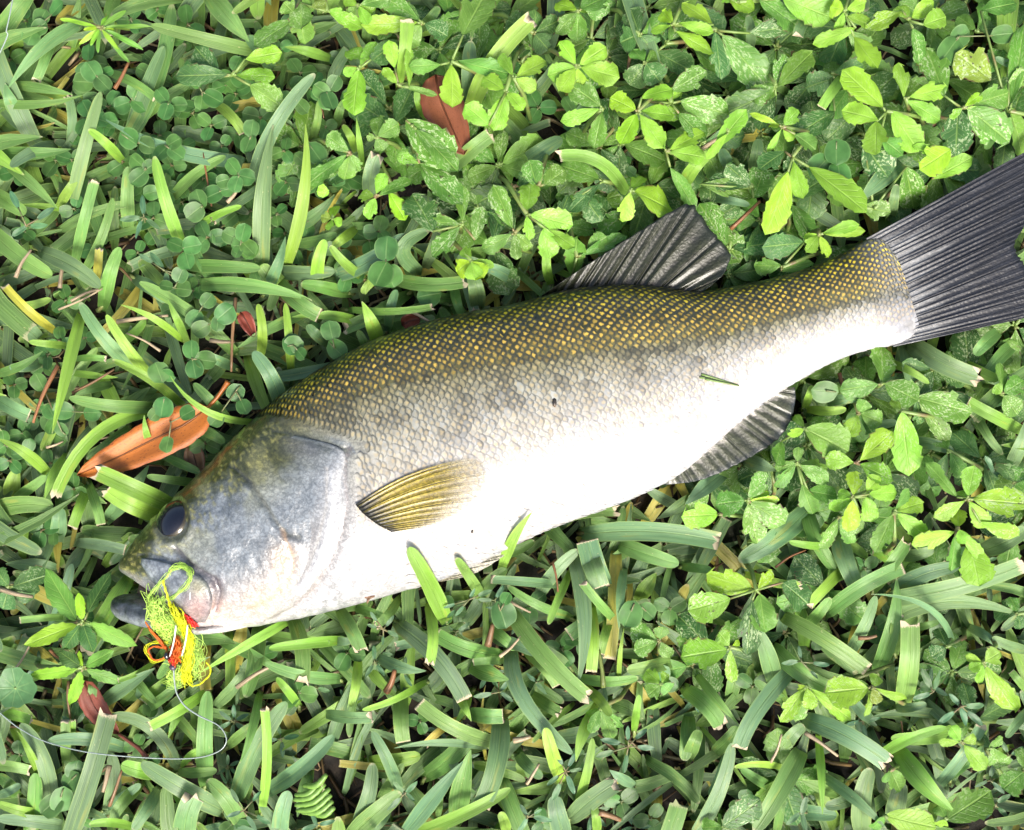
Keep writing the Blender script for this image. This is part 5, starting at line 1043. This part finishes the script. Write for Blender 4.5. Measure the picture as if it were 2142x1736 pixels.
dead_leaf('D', [(1560, 290), (1600, 350), (1650, 450)], 85, .024, (.20, .05, .035), 'small curled crimson dead leaf in the grass above the nape', prof=(.4, .6), bow=.004)
dead_leaf('M', [(870, 470), (910, 450), (965, 440)], 70, .024, (.17, .055, .035), 'small crumpled maroon dead leaf against the back of the fish', prof=(.4, .5), bow=.004)
dead_leaf('D', [(1240, 1150), (1260, 1230), (1290, 1330)], 120, .017, (.20, .13, .07), 'dull brown shrivelled leaf between the orange leaf and the fish', prof=(.5, .5), bow=.003)
ST = """D;1528 195;1500 675;22;dry brown straw|D;380 270;665 135;14;tan straw|D;375 635;215 1005;26;flared tan grass sheath|D;760 350;1090 310;26;broken tan straw|D;1360 470;1520 480;26;flat tan straw|D;1040 540;820 425;16;thin tan straw|D;470 810;740 660;18;grey brown straw|D;300 1165;410 1125;16;pale straw
E;1515 800;1815 628;26;pale straw|E;440 760;450 1000;18;grey straw|E;700 1560;780 1330;22;brown straw|E;100 680;190 530;14;tan straw|E;0 170;210 220;30;tan straw|E;700 1300;660 1470;32;frayed tan straw|F;980 535;1012 395;40;stubby brown straw|F;1055 605;1190 475;20;pale twig|F;1120 250;1255 322;18;pink tan straw|F;330 830;385 690;40;flared brown straw
F;1145 1140;1255 1115;36;cut tan straw|F;1230 1420;1310 1290;20;tan straw|F;1395 0;1430 190;14;reddish straw|H;960 245;990 395;22;orange straw|H;550 1490;745 1378;14;orange tan straw|G;1080 485;1200 470;26;brown straw|G;740 1090;950 1240;26;grey tan straw|G;520 1280;590 1100;18;tan straw|B;1900 300;1880 470;18;brown straw|B;110 600;130 680;10;thin straw|A;1170 880;1220 1190;12;red brown stalk
A;660 510;745 350;22;tan flared straw|A;90 1600;180 1440;20;tan straw|A;345 1660;370 1490;22;tan straw|A;410 1736;590 1660;18;tan straw|A;1310 1165;1370 1095;22;cream straw|M;860 385;1015 455;18;cream straw|C;250 870;370 790;24;tan straw|C;430 1320;600 1160;22;curled red brown straw|F;1690 1600;1830 1650;40;split brown straw|F;1720 800;1690 560;30;green brown runner|G;1060 740;1310 650;30;knobbly runner|E;320 560;420 640;20;red brown straw"""
for i, rec in enumerate(ST.replace('\n', '|').split('|')):
    zn, a, b, w, nm = rec.split(';'); a = P(zn, *[float(q) for q in a.split()]); b = P(zn, *[float(q) for q in b.split()]); w = float(w)*ZONE[zn][2]*U; rg = random.Random(i); z = rg.uniform(.022, .027)*HS
    lim = room(np.array([a[0], b[0]]), np.array([a[1], b[1]])); za, zb = min(z, lim[0]+.004), min(z+rg.uniform(-.003, .003), lim[1]+.004); p, q = W(*a, za), W(*b, zb); m = (p+q)/2 + Vector((rg.uniform(-1, 1), rg.uniform(-1, 1), .5))*(q-p).length*.05
    pts = catmull([p, m, q], 7); v, f = tube([Vector(t)-p for t in pts], [w*.5*(1.15-.5*t/6) for t in range(7)], 6); v = [Vector((t.x, t.y, t.z)) for t in v]
    o = obj('dry_straw', mesh('dry_straw', v, f, [(j/6, t/6) for t in range(7) for j in range(6)]), M['dry']); o.location = p
    c = (.16, .22, .05) if 'runner' in nm else ((.27, .12, .05) if ('red' in nm or 'orange' in nm) else ((.48, .38, .24) if ('pale' in nm or 'cream' in nm or 'tan' in nm) else (.26, .15, .07))); o.color = (*(np.array(c)*rg.uniform(.75, 1.15)), 0)
    tag(o, '%s lying in the grass near %s' % (nm, near((a[0]+b[0])/2, (a[1]+b[1])/2)), 'straw', 'dry straws in the lawn')
# bits lying on the fish
def bits():
    root = empty('grass_clipping', W(1500, 796, top_at(1500, 796)[0])); 
    for k, (x0, y0, x1, y1, w) in enumerate(((1467, 783, 1545, 806, 5), (1464, 789, 1540, 805, 4), (1475, 793, 1546, 807, 3.5))):
        pts = [(x0+(x1-x0)*t/5, y0+(y1-y0)*t/5) for t in range(6)]; v, f = tube([W(x, y, (top_at(x, y)[0] or .05)+.0008+.0006*k)-root.location for x, y in pts], [w*U*.55*(1-.1*t) for t in range(6)], 5)
        o = obj('strand', mesh('strand', v, f), M['stem'], root); o.color = (.14, .22, .06, 1)
    tag(root, 'small split grass clipping stuck to the white flank of the fish', 'grass clipping')
    x, y = 772, 1250; z = (top_at(x, y)[0] or ZM)+.0006; root = empty('dried_floret', W(x, y, z)); A = Acc()
    for a in (0.3, 1.7, 2.9, 4.4): v, f = tube([Vector((0, 0, 0)), Vector((math.cos(a)*.0014, math.sin(a)*.0014, .0006)), Vector((math.cos(a)*.0026, math.sin(a)*.0026, .0002))], [.0007, .0006, .0003], 5); A.add(v, f)
    o = obj('petals', A.mesh('petals'), M['stem'], root); o.color = (.16, .09, .05, 1); tag(root, 'tiny brown dried floret on the breast of the fish', 'floret')
    for x, y, r, nm in ((1160, 843, 4.5, 'dark speck of dirt on the flank below the lateral line'), (988, 1111, 2.5, 'tiny dark speck on the white belly')):
        z = top_at(x, y)[0]+.0008; v = []; rg = random.Random(x)
        for i in range(5):
            for j in range(8): a = math.pi*i/4; b = 6.283*j/8; q = r*U*rg.uniform(.8, 1.2); v.append((q*math.sin(a)*math.cos(b), 1.8*q*math.sin(a)*math.sin(b), .5*q*math.cos(a)))
        o = obj('dirt_speck', mesh('dirt_speck', v, grid_faces(5, 8, 0, True)), M['stem']); o.location = W(x, y, z); o.color = (.03, .025, .02, 1); tag(o, nm, 'dirt')
bits()
# ------------------------------------------------------------------ the fly in the mouth and its line
def fibre_material(name, col, noise=300, trans=.35):
    m, nt, bs, out = new_mat(name); N = NT(nt); ge = N.n('ShaderNodeNewGeometry'); r = ge.outputs['Random Per Island']
    c = N.mix(r, tuple(q*.75 for q in col)+(1,), tuple(min(1, q*1.2) for q in col)+(1,)); N.put(bs.inputs['Base Color'], c); bs.inputs['Roughness'].default_value = .45
    t = N.n('ShaderNodeBsdfTranslucent'); N.put(t.inputs[0], c); mx = N.n('ShaderNodeMixShader'); mx.inputs[0].default_value = trans
    nt.links.new(bs.outputs[0], mx.inputs[1]); nt.links.new(t.outputs[0], mx.inputs[2]); nt.links.new(mx.outputs[0], out.inputs[0]); return m
M['yellow'] = fibre_material('yellow_fibre', (.80, .86, .02)); M['green'] = fibre_material('green_fibre', (.60, .88, .17)); M['orange'] = fibre_material('orange_fibre', (.85, .20, .03))
M['red'] = plain_material('red_fibre', (.75, .02, .015), .4, .3, 400); M['clear'] = plain_material('clear_wire', (.75, .75, .70), .12, .5); M['black'] = plain_material('black_bead', (.008, .008, .009), .1, 1.0)
M['thread'] = plain_material('tying_thread', (.05, .035, .06), .4, .2, 500); M['line'] = plain_material('line', (.30, .36, .34), .2, .3, transmission=.25); M['steel'] = plain_material('hook_steel', (.55, .55, .55), .2, .5)
FZ = .041
def flyz(x, y):                                # the fly lies over the lower jaw and sags to the grass
    z = top_at(x, y)[0]; g = np.interp(y, [1180, 1300, 1340, 1440], [.052+RAISE, .047+RAISE, .040+RAISE, .033*HS]); return max(g, (z or 0)+.0008)
def build_fly():
    root = empty('fishing_fly', W(*P('L', 700, 1000), .036*HS)); O = root.location; LW = lambda x, y, dz=0.0: (lambda p: W(p[0], p[1], flyz(*p)+dz)-O)(P('L', x, y))
    def bundle(name, path, n, spread, mat, seed, wild=.5, rad=.00020, seg=16, col=None, part=root, zspread=.0035, taper=None):
        rg = np.random.RandomState(seed); A = Acc(); base = catmull(path, 60)
        for k in range(n):
            a = rg.uniform(0, .35); b = rg.uniform(.65, 1.0); off = rg.randn(2)*spread*.45; fr = rg.uniform(1.5, 5, 2); ph = rg.uniform(0, 6.28, 4); am = spread*wild*rg.uniform(.2, 1.0); dz = rg.uniform(0, zspread); pts = []
            for i in range(seg):
                s = a+(b-a)*i/(seg-1); q = s*59; i0 = min(int(q), 58); p = base[i0]*(1-q+i0)+base[i0+1]*(q-i0); tp = 1 if not taper else taper(s)
                e = p + (off + am*np.array((math.sin(fr[0]*6.28*s+ph[0])+.5*math.sin(fr[1]*9*s+ph[1]), math.cos(fr[1]*6.28*s+ph[2])+.5*math.cos(fr[0]*8*s+ph[3]))))*tp
                pts.append(LW(e[0], e[1], dz*(.6+.4*math.sin(s*9+ph[0]))))
            v, f = tube(pts, rad*rg.uniform(.7, 1.25), 3); A.add(v, f)
        return obj(name, A.mesh(name), mat, part)
    def band(name, path, w, mat, part=root, th=.5, lift=.0015):
        pts = catmull(path, 30); A = Acc(); rg = random.Random(len(path))
        for k in range(5):
            o = (k-2)/2*w*.5; ps = []
            for i in range(30):
                t = pts[min(29, i+1)]-pts[max(0, i-1)]; t = t/(np.linalg.norm(t)+1e-6); e = pts[i] + np.array((-t[1], t[0]))*(o*(1+.5*math.sin(i*.9+k)) + rg.uniform(-2, 2)) ; ps.append(LW(e[0], e[1], lift+.0005*math.sin(k*2+i*.6)))
            v, f = tube(ps, .00009, 4); A.add(v, f)
        return obj(name, A.mesh(name), mat, part)
    y = bundle('yellow_fibres', [(650, 640), (730, 760), (790, 860), (830, 980), (840, 1100), (820, 1220), (800, 1310), (840, 1400)], 210, 46, M['yellow'], 1, .55, zspread=.005)
    bundle('yellow_core', [(660, 670), (740, 770), (790, 870), (828, 980), (838, 1100), (815, 1220), (800, 1310)], 120, 26, M['yellow'], 2, .25, .00032, zspread=.004)
    bundle('green_fibres', [(470, 560), (520, 690), (570, 800), (620, 900), (680, 990)], 110, 70, M['green'], 3, .85, zspread=.0035)
    bundle('green_frizz', [(680, 1240), (700, 1320), (710, 1380)], 70, 60, M['green'], 4, .8, .00016, zspread=.003)
    bundle('loose_strands', [(480, 520), (600, 800), (800, 1000), (880, 1150), (900, 1330)], 120, 66, M['green'], 5, 1.0, .00010, seg=34, zspread=.004)
    band('wool_loop', [(450, 590), (540, 470), (620, 390), (690, 305), (780, 288), (842, 340), (836, 430), (800, 490), (735, 545), (670, 605)], 20, M['green'], lift=.0022)
    bundle('loop_fuzz', [(470, 560), (620, 390), (700, 300), (790, 290), (840, 350), (830, 440), (740, 540), (650, 600), (520, 620)], 40, 24, M['green'], 6, 1.0, .00010, seg=40)
    band('yellow_strand', [(590, 420), (610, 500), (640, 600), (660, 680)], 18, M['yellow'], lift=.003)
    band('yellow_loop', [(640, 1010), (540, 1010), (445, 1030), (430, 1100), (470, 1165), (520, 1195), (590, 1165), (640, 1120)], 24, M['yellow'])
    band('orange_strand', [(600, 1060), (500, 1050), (455, 1085), (480, 1150), (540, 1180), (620, 1140)], 12, M['orange'], lift=.0022)
    band('trailing_strand', [(830, 1380), (870, 1420), (940, 1400), (1010, 1340), (1042, 1270), (1000, 1195)], 10, M['yellow'])
    bundle('orange_tuft', [(725, 960), (720, 1050), (705, 1130), (690, 1220)], 150, 44, M['orange'], 7, .3, .00022, zspread=.0095)
    bundle('orange_wing', [(425, 815), (480, 900), (560, 990), (640, 1090)], 45, 15, M['orange'], 8, .2, .00026, zspread=.004, taper=lambda s: .3+1.0*s)
    bundle('red_throat', [(660, 1120), (670, 1170), (690, 1215)], 40, 22, M['red'], 9, .2, .00028, zspread=.007)
    bundle('red_tag', [(770, 735), (820, 780), (870, 820), (900, 850)], 60, 26, M['red'], 10, .25, .00034, zspread=.003)
    def ball(name, x, y, r, dz, mat, sx=1.0):
        c = LW(x, y, dz); v = [(c.x+r*sx*math.sin(math.pi*i/10)*math.cos(6.283*j/16), c.y+r*math.sin(math.pi*i/10)*math.sin(6.283*j/16), c.z+r*math.cos(math.pi*i/10)) for i in range(11) for j in range(16)]
        return obj(name, mesh(name, v, grid_faces(11, 16, 0, True)), mat, root)
    ball('bead_eye', 632, 1130, .0020, .004, M['black'], .75); ball('bead_eye', 705, 1145, .0018, .001, M['black']); ball('thread_head', 684, 1240, .0016, .0035, M['thread'])
    for p0, p1 in (((712, 848), (655, 1140)), ((822, 845), (768, 1135))):
        pts = [LW(p0[0]+(p1[0]-p0[0])*t/8 + 10*math.sin(t/8*3.14), p0[1]+(p1[1]-p0[1])*t/8, .0075+.003*math.sin(t/8*3.14)) for t in range(9)]; v, f = tube(pts, .00034, 6); obj('weed_guard', mesh('weed_guard', v, f), M['clear'], root)
    pts = [LW(x, y, d) for x, y, d in ((690, 1230, .003), (740, 1000, -.001), (790, 800, -.002), (835, 660, .0), (848, 560, .0015), (852, 470, .0008))]; v, f = tube(catmull(pts, 24), [.0004]*20+[.00034, .0003, .0002, .0001], 6); obj('hook', mesh('hook', [Vector(p) for p in v], f), M['steel'], root)
    tag(root, 'tangled chartreuse and orange fishing fly hooked in the mouth of the fish', 'fishing fly')
build_fly()
def build_line():
    k = [(P('L', 690, 1245), .0365*HS), (P('L', 700, 1390), .036*HS), (P('L', 725, 1500), .036*HS), (P('L', 800, 1610), .036*HS), (P('L', 930, 1700), .036*HS), (P('E', 1390, 1040), .036*HS), (P('E', 1440, 1100), .036*HS), (P('E', 1445, 1160), .036*HS), (P('E', 1390, 1215), .036*HS), (P('E', 1250, 1253), .036*HS), (P('E', 1000, 1255), .036*HS),
         (P('E', 600, 1222), .038*HS), (P('E', 330, 1160), .035*HS), (P('E', 170, 1090), .034*HS), (P('E', 0, 965), .034*HS), ((-180, 1330), .034*HS), ((-300, 900), .034*HS), ((-160, 420), .035*HS), ((0, 110), .035*HS), ((14, 60), .036*HS), ((28, -10), .036*HS), ((60, -200), .034*HS), ((130, -420), .03)]
    p = catmull([W(a[0], a[1], z) for a, z in k], 220); rad = [.00036 if i < 45 else .00027 for i in range(220)]; o = W(*k[0][0], 0); v, f = tube([Vector(q)-o for q in p], rad, 6)
    ln = obj('fishing_line', mesh('fishing_line', v, f), M['line']); ln.location = o; tag(ln, 'thin clear fishing line looping from the fly out across the grass', 'fishing line')
build_line()
# weeds of the lawn beyond the surveyed patch, one mass
def beyond():
    A = Acc(); rg = random.Random(9); base = [np.array([v.co for v in me.vertices]) for me in LEAF['weed']]; F = grid_faces(13, 5); UVW = [(k/4, i/12) for i in range(13) for k in range(5)]
    for n in range(700):
        x, y = rg.uniform(-1500, 3700), rg.uniform(-1500, 3200); ex = max(-x, x-2142, -y, y-1736)
        if ex < 95 or rg.random() > .75 - ex/3000: continue
        z = rg.uniform(.020, .034*HS); c = W(x, y, z); a0 = rg.uniform(0, 6.28); nl = rg.randint(4, 6); cc_ = np.array(WC[rg.choice('lmmd')])
        for j in range(nl):
            a = a0+j*6.28/nl; L = rg.uniform(.012, .022); B = base[rg.randrange(len(base))]; ca, sa = math.cos(a), math.sin(a); w = L*.6
            P3 = np.c_[B[:, 0]*w*(-sa)+B[:, 1]*L*ca, B[:, 0]*w*ca+B[:, 1]*L*sa, B[:, 2]*L + B[:, 1]*rg.uniform(-.004, .003)] + np.array(c)
            A.add(P3, F, (*(cc_*rg.uniform(.8, 1.15)), rg.uniform(0, .8)), UVW)
    tag(obj('ground_cover', A.mesh('ground_cover'), M['broad_joined']), 'low leafy weeds spreading through the rest of the lawn', 'ground cover', kind='stuff')
beyond()
